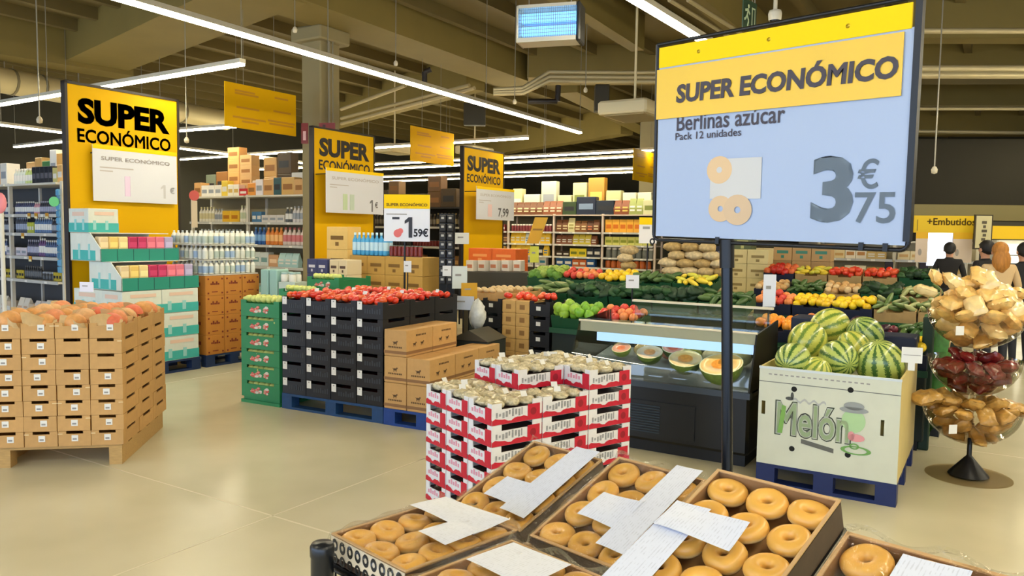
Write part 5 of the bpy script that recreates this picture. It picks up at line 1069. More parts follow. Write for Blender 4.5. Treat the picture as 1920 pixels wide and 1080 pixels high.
# red figure on a stem at the end of unit (small shelf talker)
t = thing('shelf_talker', 'red and white round shelf talker above the white bottles', 'sign', at(364,372,13.4)); obj('disc', MB().disc((0,0,0.05),0.09,16).mesh('disc', MC((206,90,80))), t); obj('stem', MB().box((-0.05,0.003,-0.5),(0.05,0.01,-0.04)).mesh('stem', W8 and MC((216,200,170))), t)
# ---- dark unit between second and third tall signs
pR = at(872,430,16.4); BWD = 1.5; oS = Vector((pR.x,pR.y,0)) - E2*(2*BWD); U = 'dark shelves'
mS = gondola('shelving with dark goods between the second and third tall signs', oS, 2, BWD, 2.20, [0.3,0.9,1.35,1.78], SHD, SHD, tags=False)
for sh, z, sp in (('upper shelf',1.78,[('bottle',.09,.28,(60,50,36),(120,110,90),8),('bottle',.09,.30,(40,40,36),(170,150,100),6)]),('middle shelf',1.35,[('can',.08,.13,(130,40,34),GY,9),('can',.08,.13,(60,50,50),W8,8)]),('lower shelf',.9,[('box',.2,.26,(120,84,40),K,3,.15),('box',.18,.2,(90,70,40),W8,3,.15)])):
    fill(mS, 0.05, 2*BWD-0.1, z, sp, U, sh)
fill(mS, 0.05, 2*BWD, 2.202, [('box',.36,.34,(110,76,36),KB,1,.25,2),('box',.4,.4,(76,58,34),DK,1,.25),('box',.3,.3,(130,96,50),KB,1,.25,2),('box',.4,.3,(60,50,30),DK,2,.25)], U, 'top deck')
# ---- far unit (coffee and tins) right of the third sign
pR = at(1228,440,19.0); BWR = 1.42; oS = Vector((pR.x,pR.y,0)) - E2*(4*BWR); U = 'far shelves'
mS = gondola('far shelving with coffee pouches left of the white price sign', oS, 4, BWR, 2.17, [0.3,0.82,1.08,1.40,1.72], M('shelf_rose',(206,190,178),0.45), M('back_dim',(96,90,66),0.6))
HS = 1.18
BR = [('bag',.17,.27,(110,66,38),(206,190,150),2,.1),('bag',.19,.31,(206,200,150),(150,140,80),1,.1),('bag',.17,.25,(130,86,46),(226,206,160),2,.1),('bag',.17,.25,(90,56,40),(206,120,80),1,.1)]
for sh, z, sps in (('top shelf',1.72,[[('box',.1,.16,(120,40,40),W8,6,.1),('jar',.09,.2,(150,110,80),W8,4)],[('jar',.085,.17,(120,40,46),W8,12)],BR,[('box',.19,.28,(236,176,60),(206,110,20),7,.12)]]),
                  ('second shelf',1.40,[[('bag',.16,.24,(90,50,30),K,7,.1)],[('bag',.15,.26,(236,196,50),W8,3,.1),('bag',.15,.24,(206,216,220),(90,140,190),3,.1)],[('bag',.16,.2,(120,70,44),W8,3,.1),('bag',.17,.22,(196,180,60),W8,3,.1)],[('box',.2,.18,(206,206,110),(150,160,50),6,.12)]]),
                  ('third shelf',1.08,[[('can',.1,.2,(190,150,60),W8,9)],[('bag',.15,.24,(236,200,60),(60,120,190),4,.1),('box',.2,.22,(40,40,40),W8,2,.12)],[('box',.2,.12,(60,44,34),W8,2,.14),('box',.24,.18,(226,206,50),(120,130,40),2,.14),('box',.2,.2,(40,46,56),W8,2,.14)],[('jar',.16,.22,(120,124,116),W8,7)]]),
                  ('fourth shelf',0.82,[[('box',.2,.18,(130,100,60),W8,5,.14)],[('box',.22,.18,(206,206,200),(40,120,150),4,.14)],[('box',.24,.18,(40,90,150),W8,2,.14),('box',.2,.16,(206,110,60),W8,2,.14)],[('jar',.15,.2,(190,100,40),DK,6)]])):
    n = 0
    for b in range(4): n = fill(mS, b*BWR+0.05, (b+1)*BWR-0.04, z, sps[b], U, sh, start=n)
HS = 1.0
n = fill(mS, 0.05, 4*BWR, 2.172, [('bag',.2,.36,(130,70,40),(206,180,90),2,.14),('bag',.18,.4,(150,160,90),W8,2,.14),('box',.3,.36,(206,206,160),(120,130,60),1,.2),('box',.3,.3,(70,70,60),W8,1,.2),('bag',.2,.34,(110,66,38),(216,200,160),5,.14),('bag',.19,.36,(140,84,56),(226,206,180),3,.14),('box',.4,.34,(50,70,40),DK,1,.2),('box',.56,.46,(24,36,60),(120,140,170),1,.19),('box',.5,.36,(24,34,50),DK,1,.19)], U, 'top deck')
fill(mS, 0.1, 4*BWR, 2.172, [('box',.42,.62,(196,190,140),W8,1,.2),('box',.36,.56,(216,214,190),GY,2,.2),('box',.3,.72,(206,200,150),W8,1,.2),('box',.5,.56,(214,212,196),GY,1,.2),('box',.46,.9,(206,204,180),GY,1,.2),('box',.4,.52,(206,200,160),KB,1,.2),('box',.4,.84,(196,196,150),(120,130,60),1,.2),('box',.46,.96,(180,130,50),(226,190,90),1,.2)], U, 'top deck rear', y=0.27, gap=0.05)
# ================================================================== goods below the tall signs
rzE = TH
def stack(name, label, o, rz, w, d, h, nx, nz, mat, band, z0=0.0, ny=1, group=None, word='carton'):
    mm = Matrix.Translation(o) @ Matrix.Rotation(rz,4,'Z')
    body = cached(('stk',w,d,h,mat.name), lambda: MB().bbox((0.003,0.003,0),(w-0.003,d-0.003,h-0.003),0.005).mesh('carton_body', mat))
    bd = cached(('stkb',w,h,band.name), lambda: MB().box((w*0.2,0.0005,h*0.42),(w*0.8,0.003,h*0.6)).box((w*0.42,0.0005,h*0.15),(w*0.58,0.003,h*0.32)).mesh('carton_print', band))
    for i in range(nx):
        for k in range(nz):
            t = thing(name, '%s, %s from left, %s layer up' % (label, ORD[i], ORD[k]), word, mm @ Vector((i*w,0,z0+k*h)), rz, group or label+' stack'); obj('carton_body', body, t); obj('carton_print', bd, t)
    return mm
pE = at(655,475,11.3); oE = Vector((pE.x,pE.y,0)); KR3 = M('kraft_olive',(186,148,74),0.7,var=0.05,scale=10); KPR = M('kraft_print',(120,88,36),0.7)
mE = stack('drinks_carton', 'olive brown drinks carton behind tomatoes', oE, rzE, 0.34, 0.4, 0.262, 4, 5, KR3, KPR)
BB = prod('bottle',.082,.33,(70,160,214),(190,220,236)); RC = prod('can',.068,.15,(120,40,34),(60,90,90))
for i in range(8):
    for j in range(2): item('water_bottle', BB, 'blue bottle on the drinks cartons, %s from left, %s row' % (ORD[i], ('front','rear')[j]), 'bottle', mE @ Vector((0.06+i*0.084,0.06+j*0.09,1.311)), (0,0,0), 'blue bottles on the drinks cartons')
for i in range(8): item('drink_can', RC, 'dark red can on the drinks cartons, %s from left' % ORD[i], 'can', mE @ Vector((0.76+i*0.073,0.06,1.311)), (0,0,0), 'dark red cans on the drinks cartons')
pE = at(612,430,11.9); o2 = Vector((pE.x,pE.y,0)); stack('tall_carton', 'tall yellow carton below the middle tall sign', o2, rzE, 0.44, 0.3, 0.345, 1, 5, M('carton_straw',(222,186,110),0.7,var=0.05,scale=9), KPR)
pE = at(575,482,11.0); stack('navy_pack', 'navy blue pack left of the drinks cartons', Vector((pE.x,pE.y,0)), rzE, 0.2, 0.3, 0.21, 2, 6, M('pack_navy',(60,66,110),0.5), MC((206,206,220)))
pE = at(617,487,10.8); stack('cream_pack', 'cream pack stacked left of the drinks cartons', Vector((pE.x,pE.y,0)), rzE, 0.17, 0.3, 0.21, 2, 6, MC((222,206,170)), MC((90,70,60)))
pE = at(488,505,9.7); t = thing('teal_stand', 'pale teal cardboard stand right of the amber cartons', 'stand', (pE.x,pE.y,0), R(-20))
for q in range(2): obj('stand_panel', MB().bbox((q*0.13,0,0),(q*0.13+0.115,0.25,pE.z),0.01).mesh('stand_panel', M('stand_teal',(150,190,184),0.5)), t)
obj('stand_shelf', MB().box((0.26,0.02,0),(0.5,0.27,pE.z-0.15)).mesh('stand_shelf', M('stand_grey',(190,206,200),0.5)), t)
for q in range(4): item('cream_tub', prod('jar',.09,.12,(222,222,214),(150,180,180)), 'white tub on the pale teal stand, %s from left' % ORD[q], 'tub', Matrix.Translation((pE.x,pE.y,0)) @ Matrix.Rotation(R(-20),4,'Z') @ Vector((0.31+0.06*(q%2)*2-0.0,0.07+0.11*(q//2),pE.z-0.149)), (0,0,0))
pE = at(822,400,10.6); t = thing('hanging_rack', 'black rack hung with black packs left of the far tall sign', 'rack', (pE.x,pE.y,0), R(-10))
obj('rack_board', MB().box((0,0.05,0.1),(0.22,0.07,pE.z)).mesh('rack_board', BLK), t); obj('rack_base', MB().box((-0.05,-0.1,0),(0.27,0.25,0.1)).mesh('rack_base', BLK), t)
for k in range(8):
    for i in range(2):
        a = obj('hung_pack', cached('hpk', lambda: MB().bbox((0,0,0),(0.095,0.05,0.105),0.01).mesh('hung_pack', M('pack_black',(26,26,30),0.4))), t, (0.01+i*0.105,0.0,0.95+k*0.12)); obj('pack_label', cached('hpl', lambda: MB().box((0.03,-0.002,0.05),(0.07,0.0,0.08)).mesh('pack_label', MC((176,176,176)))), a)
pE = at(878,470,12.8); stack('orange_crate', 'orange carton at the foot of the far tall sign', Vector((pE.x,pE.y,0)), rzE, 0.46, 0.4, 0.235, 2, 6, M('carton_orange',(226,104,32),0.5,var=0.08,scale=12), MC((240,160,90)))
for i in range(5): item('white_pack', prod('box',.13,.16,(222,214,200),(190,120,90)), 'small pale pack in front of the orange cartons, %s from left' % ORD[i], 'pack', at(885+i*22,508,11.6), (0,0,TH))
item('pack_table', MB().bbox((0,0,0),(1.2,0.4,at(885,508,11.6).z-0.002),0.01).mesh('pack_table', M('table_dark',(60,56,44),0.6)), 'low dark block under the small pale packs', 'block', at(878,508,11.6)*Vector((1,1,0)) if False else Vector((at(870,508,11.5).x,at(870,508,11.5).y,0)), (0,0,R(-4)))
# ================================================================== crates beyond the brown cartons
o3 = at(905,560,8.2); o3 = Vector((o3.x,o3.y,0)); m3 = Matrix.Translation(o3) @ Matrix.Rotation(TH,4,'Z')
SBK = notch_crate(0.24,0.4,0.155,TBK,0.6,0.2); DOT = MB().box((0.08,0.0005,0.06),(0.13,0.003,0.10)).mesh('label_dot', WHITE)
for c, x0 in enumerate((0.0, 0.58)):
    for k in range(6):
        t = thing('black_crate', 'black crate beside the narrow kraft column, %s, %s layer up' % (('left pile','right pile')[c], ORD[k]), 'crate', m3 @ Vector((x0+0.0,0,0.03+k*0.157)), TH, 'black crates beside the narrow kraft column'); obj('crate_body', SBK, t); obj('label_dot', DOT, t)
item('crate_plinth', MB().box((-0.02,0,0),(0.86,0.42,0.029)).mesh('crate_plinth', BLUED), 'low blue plinth under the black crates and kraft column', 'plinth', o3, (0,0,TH))
NK = MB().bbox((0.002,0.002,0),(0.163,0.38,0.131),0.004).mesh('carton_body', M('kraft_bright',(206,164,96),0.7,var=0.08,scale=16)); NKP = MB().box((0.05,0.0003,0.04),(0.11,0.002,0.09)).mesh('carton_print', MC((150,110,60)))
for i in range(2):
    for k in range(7):
        t = thing('kraft_carton', 'small kraft carton in the narrow column, %s side, %s layer up' % (('left','right')[i], ORD[k]), 'carton', m3 @ Vector((0.246+i*0.166,0,0.03+k*0.1335)), TH, 'small kraft cartons'); obj('carton_body', NK, t); obj('carton_print', NKP, t)
for q in range(26):
    p = m3 @ Vector((0.25+rn.uniform(0,.55), 0.05+rn.uniform(0,.32), 0.985+rn.uniform(0,.03)))
    tomato(p, 'red tomato heaped on the narrow kraft column, number %s of the heap' % ORD[q], 'tomatoes on the kraft column')
for i in range(2):
    t = thing('beige_tray', 'tray of beige mushrooms left of the kraft column, %s' % ('front','rear')[i], 'tray', m3 @ Vector((-0.30,0.1+i*0.42,0.93)), TH); obj('tray_body', cached('mtray', lambda: notch_crate(0.52,0.4,0.10,KRAFT,0.5,0.2)), t)
    for q in range(15): item('mushroom', cached('mush', lambda: MB().ball((0,0,0.01),0.036,10,6,0,(1,1,.7)).mesh('mushroom', M('mushroom',(206,178,130),0.6,var=.1,scale=20))), '%s mushroom of %s row in the %s tray left of kraft column' % (ORD[q%5], ORD[q//5], ('front','rear')[i]), 'mushroom', m3 @ Vector((-0.25+0.09*(q%5)+rn.uniform(-.01,.01),0.17+i*0.42+0.11*(q//5),1.02)), (rn.uniform(-.5,.5),0,0), 'mushrooms %s tray' % ('front','rear')[i])
    item('tray_pile', MB().bbox((0.02,0.02,0),(0.5,0.38,0.928),0.01).mesh('tray_pile', M('dark_crates',(34,44,38),0.6)), 'dark crate pile under the %s mushroom tray' % ('front','rear')[i], 'crates', m3 @ Vector((-0.30,0.1+i*0.42,0.0)), (0,0,TH))
t = thing('folded_crate', 'dark green folded crate leaning behind the brown cartons', 'crate', at(880,690,7.4)*1.0, R(-25)); t.location.z = 0.0
obj('crate_block', MB().bbox((-0.2,0,0),(0.2,0.4,0.62),0.01).mesh('crate_block', M('crate_dull',(46,52,48),0.5)), t); obj('crate_rim', MB().add([(-0.21,-0.02,0.62),(0.21,-0.02,0.62),(0.0,-0.02,0.72),(-0.21,0.4,0.62),(0.21,0.4,0.62),(0,0.4,0.72)],[(0,1,2),(5,4,3),(0,2,5,3),(2,1,4,5)]).mesh('crate_rim', M('crate_dull2',(70,66,52),0.5)), t)
item('plastic_bag', bag_mesh(77,0.10,(.8,.5,1.5),M('bag_clear_white',(206,206,196),0.3,var=.2,scale=20,coat=.5)), 'clear plastic bags hanging behind the brown cartons', 'bag', at(896,590,7.75))
# ================================================================== produce stands
PG = M('crate_produce_green',(16,74,42),0.5,var=0.1,scale=12); PN = M('crate_produce_navy',(28,36,64),0.5); PD = M('stand_dark',(14,30,22),0.6,var=0.15,scale=5); PW = M('crate_slats_wood',(176,146,96),0.7,var=.12,scale=15)
def ball_me(key, c, r_, sq=(1,1,1), var=0.12, rough=0.35, wob=0.0): return cached(('pm',key), lambda: MB().ball((0,0,0),r_,12,8,0,sq,wob,random.Random(3)).mesh(key, M('skin_'+key,c,rough,var=var,scale=24)))
PROD = {
 'green pepper': [ball_me('green_pepper',(120,176,50),0.05,(1,1,1.2),wob=.08), ball_me('lime_pepper',(150,190,60),0.05,(1,1.1,1.1),wob=.08)],
 'red pepper': [ball_me('red_pepper',(200,44,34),0.05,(1,1,1.2),wob=.08), ball_me('coral_pepper',(226,110,60),0.05,(1,1,1.1),wob=.08)],
 'peach': [ball_me('peach',(232,140,80),0.045), ball_me('red_peach',(214,70,56),0.045)],
 'orange': [ball_me('orange',(240,140,24),0.045), ball_me('orange_light',(244,160,50),0.045)],
 'lemon': [ball_me('lemon',(240,206,36),0.042,(1.3,1,1)), ball_me('lemon_deep',(236,190,30),0.042,(1.3,1,1))],
 'lettuce': [ball_me('lettuce',(92,136,44),0.075,(1,1,.8),.3,.6,.2), ball_me('lettuce_pale',(150,172,70),0.07,(1,1,.8),.3,.6,.2)],
 'dark green': [ball_me('spinach',(26,56,28),0.07,(1.2,1,.7),.4,.6,.25), ball_me('herbs',(46,84,40),0.06,(1.2,1,.7),.4,.6,.25)],
 'courgette': [ball_me('courgette',(60,92,46),0.034,(3.2,1,1)), ball_me('cucumber',(84,112,60),0.032,(3.4,1,1))],
 'leek': [ball_me('leek',(170,176,120),0.026,(5,1,1)), ball_me('leek_dark',(100,124,70),0.026,(5,1,1))],
 'banana': [ball_me('banana',(236,206,60),0.03,(2.6,1,1)), ball_me('banana_green',(206,200,70),0.03,(2.6,1,1))],
 'tomato': [ball_me('salad_tomato',(222,60,34),0.045,(1,1,.85)), ball_me('plum_tomato',(232,90,50),0.045,(1,1,.85))],
 'onion': [ball_me('onion',(206,160,100),0.045), ball_me('onion_pale',(222,190,140),0.045)],
 'aubergine': [ball_me('aubergine',(56,30,50),0.045,(1.8,1,1)), ball_me('beet',(110,40,60),0.04)],
}
pcount = {}
def crate_at(u, v, dd, kind, where, mat=PG, w=0.42, d=0.36, h=0.13, tilt=14, n=None, rz=TH, p=None, seed=0):
    q = Matrix.Translation((p.x,p.y,p.z)) @ Matrix.Rotation(rz,4,'Z') @ Matrix.Rotation(R(tilt),4,'X') @ Matrix.Translation((-w/2,-d/2,-h))
    t = thing('produce_crate', '%s crate of %s, %s' % (('green','navy blue','wooden')[(PG,PN,PW).index(mat)], kind, where), 'crate', mat=q)
    me = cached(('pcr',w,d,h,mat.name), lambda: notch_crate(w,d,h,mat,0.4,0.18,0.01)); obj('crate_body', me, t)
    ms = PROD[kind]; big = ms[0].vertices[0].co; nn = n or 15; rr = random.Random(seed)
    for i in range(nn):
        c, r_ = i % 5, i // 5
        loc = q @ Vector((w*(0.12+0.19*c)+rr.uniform(-.015,.015), d*(0.2+0.3*(r_%3))+rr.uniform(-.02,.02), h-0.01+rr.uniform(0,.04)+(0.045 if r_ >= 3 else 0)))
        item(kind.replace(' ','_') if kind != 'dark green' else 'leaf_bunch', ms[rr.randrange(2)], '%s %s of %s row, %s' % (ORD[c], kind if kind != 'dark green' else 'leaf bunch', ORD[r_], where), kind if kind != 'dark green' else 'vegetable', loc, (rr.uniform(-.6,.6),rr.uniform(-.5,.5),rr.uniform(0,6) if kind not in ('leek','courgette') else TH+rr.uniform(-.3,.3)+1.2), '%s, %s' % (kind, where))
WORD = {'green':PG,'navy':PN,'wood':PW}
def crate_row(u, v, dd, specs, w, what, d=0.36, h=0.13, tilt=14):
    p = at(u,v,dd); z = p.z
    for k, (kind, col, where, n) in enumerate(specs):
        q = p + E2*(k*w); crate_at(None, None, None, kind, where, WORD[col], w-0.012, d, h, tilt, n, TH, Vector((q.x,q.y,z)), k+int(u))
    Ln = len(specs)*w; zz = z-h-0.5*d*math.sin(R(tilt))-0.012
    t = thing('produce_stand', what, 'stand', Vector((p.x,p.y,0))-E2*(w/2), TH)
    obj('stand_body', MB().bbox((0.01,-d/2+0.03,0.08),(Ln-0.01,d/2-0.02,zz),0.01).mesh('stand_body', PD), t)
    obj('stand_foot', MB().box((0.05,-d/2+0.06,0),(Ln-0.05,d/2-0.05,0.08)).mesh('stand_foot', BLK), t)
    obj('stand_lip', MB().box((0.0,-d/2-0.0,zz-0.03),(Ln,-d/2+0.03,zz+0.02)).mesh('stand_lip', PG), t)
    for k in range(len(specs)): obj('stand_bracket', cached(('brk',d), lambda: MB().box((-0.02,d/2-0.08,0),(0.02,d/2-0.04,0.09)).mesh('stand_bracket', BLK)), t, ((k+0.5)*w,0,zz-0.002))
crate_row(1085,583,7.65,[('green pepper','green','nearest the chilled case left end',18),('peach','green','right of the nearest green peppers',15)],0.46,'low dark green produce stand left of the chilled case')
crate_row(1040,540,8.9,[('leek','green','second stand, behind the kraft column',15),('dark green','green','second stand, behind the green peppers',18),('dark green','green','second stand, behind the white price card',20),('dark green','green','second stand, middle behind the chilled case',20),('courgette','green','second stand, nearest the sign pole',15)],0.5,'long dark green produce stand behind the chilled case')
crate_row(1030,512,10.2,[('lettuce','green','third stand, far left end',15),('peach','green','third stand, beside the far left lettuces',15),('lemon','green','third stand, middle left',15),('courgette','green','third stand, below the net bag pile',18),('banana','green','third stand, before the net bag pile',15)],0.5,'farthest dark green produce stand before the net bags')
crate_row(1462,605,7.2,[('orange','navy','lowest right row, first from the pole',15),('peach','navy','lowest right row, second from the pole',15),('aubergine','green','lowest right row, third from the pole',12),('courgette','wood','lowest right row, fourth from the pole',15)],0.40,'lowest produce stand right of the pole, behind the watermelons')
crate_row(1455,560,8.5,[('peach','navy','middle right row, first from the pole',15),('lemon','navy','middle right row, second from the pole',15),('lemon','navy','middle right row, third from the pole',15),('leek','wood','middle right row, fourth from the pole',15),('leek','wood','middle right row, fifth from the pole',15)],0.40,'middle produce stand right of the pole')
crate_row(1450,535,9.9,[('onion','navy','upper right row, first from the pole',15),('courgette','green','upper right row, second from the pole',15),('onion','wood','upper right row, third from the pole',15),('dark green','green','upper right row, fourth from the pole',18),('leek','wood','upper right row, fifth from the pole',15)],0.42,'upper produce stand right of the pole')
crate_row(1465,506,11.2,[('red pepper','navy','rear right row, first from the pole',15),('banana','wood','rear right row, second from the pole',15),('tomato','wood','rear right row, third from the pole',20),('tomato','wood','rear right row, fourth from the pole',20),('dark green','green','rear right row, fifth from the pole',15)],0.44,'rear produce stand right of the pole')
crate_row(1590,640,6.35,[('orange','navy','just behind the watermelons, left',15),('lemon','navy','just behind the watermelons, right',15)],0.40,'small produce stand directly behind the watermelon bin')
item('navy_box', MB().bbox((-0.17,-0.15,-0.16),(0.17,0.15,0.12),0.01).disc((-0.05,-0.152,0.02),0.05,16,1,r_in=.5).mesh('navy_box', PN, WHITE), 'navy blue box with round white logo behind the watermelons', 'box', at(1675,655,6.05), (0,0,TH))
item('navy_box', MB().bbox((-0.17,-0.15,-0.10),(0.17,0.15,0.05),0.01).disc((-0.02,-0.152,-0.03),0.035,16,1,r_in=.5).mesh('navy_box', PN, WHITE), 'navy blue tray with round white logo below the oranges', 'box', at(1530,605,6.45), (0,0,TH))
for k in range(5): item('green_crate', cached('gflat', lambda: notch_crate(0.6,0.4,0.14,M('crate_bottle_green',(20,74,50),0.5),0.5,0.2)), 'bottle green crate behind the watermelons, %s up' % ORD[k], 'crate', Vector((at(1440,640,6.35).x,at(1440,640,6.35).y,0.002+k*0.142)), (0,0,TH), 'bottle green crates')
# tall green post right of the stands and foliage next to the candy stand
item('green_post', MB().bbox((-0.04,-0.03,0),(0.04,0.03,1.05),0.01).mesh('green_post', M('post_green',(24,50,34),0.6)), 'dark green post at the right end of the fruit stands', 'post', Vector((at(1737,700,6.0).x,at(1737,700,6.0).y,0)), (0,0,TH))
item('leafy_plant', MB().ball((0,0,0.5),0.17,14,10,0,(.7,.7,2.6),.25,random.Random(8)).mesh('leafy_plant', M('leaf_green',(60,120,50),0.6,var=.4,scale=15)), 'green leafy produce net beside the dark green post', 'vegetable', Vector((at(1752,640,6.2).x,at(1752,640,6.2).y,0.1)))
# ---- pile of net bags, navy column, pale cartons
NET = [bag_mesh(200+s, 0.115, (1.15,.9,.55), M('net_bag_%d'%s,c,0.6,var=.3,scale=26,bump=.5,bscale=60), .12) for s, c in enumerate(((196,170,120),(182,152,96),(206,184,140)))]
pb = at(1248,560,10.2); oP = Vector((pb.x,pb.y,0)); mP = Matrix.Translation(oP) @ Matrix.Rotation(R(-12),4,'Z')
item('bag_plinth', MB().bbox((-0.05,0,0),(0.78,0.6,0.62),0.01).mesh('bag_plinth', M('plinth_amber',(176,126,40),0.6)), 'amber carton plinth under the pile of net bags', 'plinth', oP, (0,0,R(-12)))
for k in range(9):
    for i in range(4 if k < 7 else 3):
        for j in range(2):
            item('net_bag', NET[rn.randrange(3)], 'beige net bag in the pile, %s layer up, %s from left, %s row' % (ORD[k], ORD[i], ('front','rear')[j]), 'net bag', mP @ Vector((0.02+0.22*i+0.05*(k%2)+(0.06 if k >= 7 else 0),0.12+0.24*j,0.665+k*0.105)), (0,0,rn.uniform(-.4,.4)), 'net bags in the pile')
NETL = mP @ Vector((-0.55,0.1,0))
for k in range(4): item('net_bag', NET[k%3], 'beige net bag in the small heap left of the pile, %s up' % ORD[k], 'net bag', NETL + Vector((0.05*(k%2),0,1.14+k*0.105)), (0,0,k), 'net bags left heap')
item('bag_plinth', MB().bbox((-0.2,-0.2,0),(0.2,0.2,1.075),0.01).mesh('bag_plinth', PD), 'dark green plinth under the small heap of net bags', 'plinth', NETL)
pE = at(1342,462,11.0); stack('navy_carton', 'navy blue carton right of the net bag pile', Vector((pE.x,pE.y,0)), TH, 0.16, 0.3, 0.19, 1, 8, PN, MC((150,160,190)))
pE = at(1362,470,11.6); stack('pale_carton', 'pale straw carton right of the navy column', Vector((pE.x,pE.y,0)), TH, 0.31, 0.3, 0.21, 2, 7, M('carton_pale_straw',(222,206,150),0.65,var=.06,scale=9), MC((150,130,80)))
pE = at(1375,440,12.5); stack('dark_pack', 'dark green pack behind the sign pole', Vector((pE.x,pE.y,0)), TH, 0.3, 0.3, 0.285, 1, 6, MC((90,100,60)), MC((190,190,120)))
pE = at(1450,470,12.0); stack('teal_carton', 'teal and brown carton far behind sign pole', Vector((pE.x,pE.y,0)), TH, 0.28, 0.3, 0.26, 3, 6, M('carton_tan2',(176,140,90),.6,rand=.25), MC((60,130,110)))
# ---- deli wall at the right
pR = at(1835,440,13.4); BWX = 1.3; oS = Vector((pR.x,pR.y,0)) - E2*(3*BWX); U = 'deli shelves'
mS = gondola('cream deli shelving with packed goods below the yellow sign', oS, 3, BWX, 1.62, [0.25,0.62,0.95,1.28], MC((216,206,176)), MC((196,182,140)), tags=True)
DL = [('box',.2,.16,(226,206,150),(206,160,90),2,.14),('box',.18,.2,(232,222,196),(190,130,60),2,.14),('bag',.16,.18,(206,176,110),W8,3,.1),('box',.22,.14,(190,190,186),DK,1,.14)]
for sh, z in (('top shelf',1.28),('second shelf',.95)):
    n = 0
    for b in range(3): n = fill(mS, b*BWX+0.05, (b+1)*BWX-0.04, z, DL, U, sh, start=n)
n = 0
for b in range(3): n = fill(mS, b*BWX+0.05, (b+1)*BWX-0.04, .62, [('box',.14,.2,(36,44,84),W8,2,.12),('box',.14,.16,(214,214,214),DK,2,.12),('box',.16,.2,(40,40,46),W8,1,.12)], U, 'third shelf', start=n)
for i, (u, v) in enumerate(((1712,500),(1762,500))): item('dark_screen', MB().bbox((-0.07,0,-0.07),(0.07,0.02,0.07),0.005).box((-0.06,-0.002,-0.06),(0.06,0,0.06),1).mesh('dark_screen', BLK, MC((34,16,14),0.3)), 'small dark square label on the deli shelves, %s' % ('left','right')[i], 'label', mS @ Vector(((2.53,3.09)[i],-0.092,1.17)), (0,0,TH))
t = thing('deli_sign', 'yellow deli sign reading Embutidos over the back shelves', 'sign', at(1713,436,13.2), R(-6))
obj('board', MB().box((0,0,0),(1.03,0.04,0.29)).mesh('board', M('deli_yellow',(236,196,14),0.5)), t); txt(t, '+Embutidos', M('deli_letter',(110,84,10),0.6), (0.60,0.19), 0.78, 0.12, -0.004, 0.02); flat(t,'side_mark',M('deli_letter',(110,84,10)),0.05,0.03,0.06,0.22)
for x in (0.1,0.9): obj('post', MB().tube((x,0.05,-1.8),(x,0.05,0.0),0.02,8).mesh('post', SHW), t)
for i, (x0, x1) in enumerate(((0.04,0.235),(0.64,0.95))):
    obj('price_board', MB().box((x0,-0.01,-0.50),(x1,0.0,0.0)).mesh('price_board', MC((226,206,184))), t); obj('price_strip', MB().box((x0,-0.013,-0.10),(x1,-0.01,0.01)).mesh('price_strip', M('strip_amber',(240,186,20),.5)), t); obj('figure_print', MB().disc((x0+0.07,-0.014,-0.33),0.03,12,ry=.06).mesh('figure_print', MC((170,160,150))), t)
item('lit_panel', MB().box((0,0,0),(0.40,0.03,0.62)).mesh('lit_panel', M('lit_white',(226,236,255),.5,emit=1.1)), 'bright white lit panel below the Embutidos sign', 'light panel', at(1738,498,13.5), (0,0,R(-6)))
t = thing('side_sign', 'pale vertical sign with dark marks right of Embutidos sign', 'sign', at(1828,465,12.8), R(-6)); obj('board', MB().box((0,0,0),(0.24,0.05,0.53)).mesh('board', MC((206,196,150))), t); obj('edge', MB().box((-0.02,0.005,-0.02),(0.26,0.045,0.55)).mesh('edge', MC((60,50,30))), t); [obj('dark_mark', MB().bbox((0.09+0.02*(q%2),-0.004,0.12+q*0.07),(0.15+0.01*(q%3),-0.001,0.165+q*0.07),0.004).mesh('dark_mark', MC((90,80,60))), t) for q in range(5)]; obj('post', MB().tube((0.12,0.06,-1.6),(0.12,0.06,0.0),0.02,8).mesh('post', BLK), t)
item('yellow_fascia', MB().box((0,0,0),(1.6,0.05,0.23)).box((0,0.0,0.23),(1.6,0.05,0.30),1).box((0,0,-0.03),(1.6,0.05,0),1).mesh('yellow_fascia', M('deli_yellow',(236,196,14),0.5), MC((50,46,30))), 'yellow fascia band at the right edge of the back wall', 'fascia', at(1858,448,13.6), (0,0,R(-6)))
struct('wall_deli', MB().box((-3.2,0,0),(9.0,0.2,3.6)).mesh('wall_deli', M('deli_wall',(46,41,25),0.8,var=.08,scale=.7)), None, Vector((at(1720,440,15.2).x,at(1720,440,15.2).y,0)), (0,0,R(-6)))
beam('trim_14', at(1690,404,14.4), at(2000,410,14.2), 0.12, 2.2, 2.3, M('rail_olive',(130,118,70),.6))
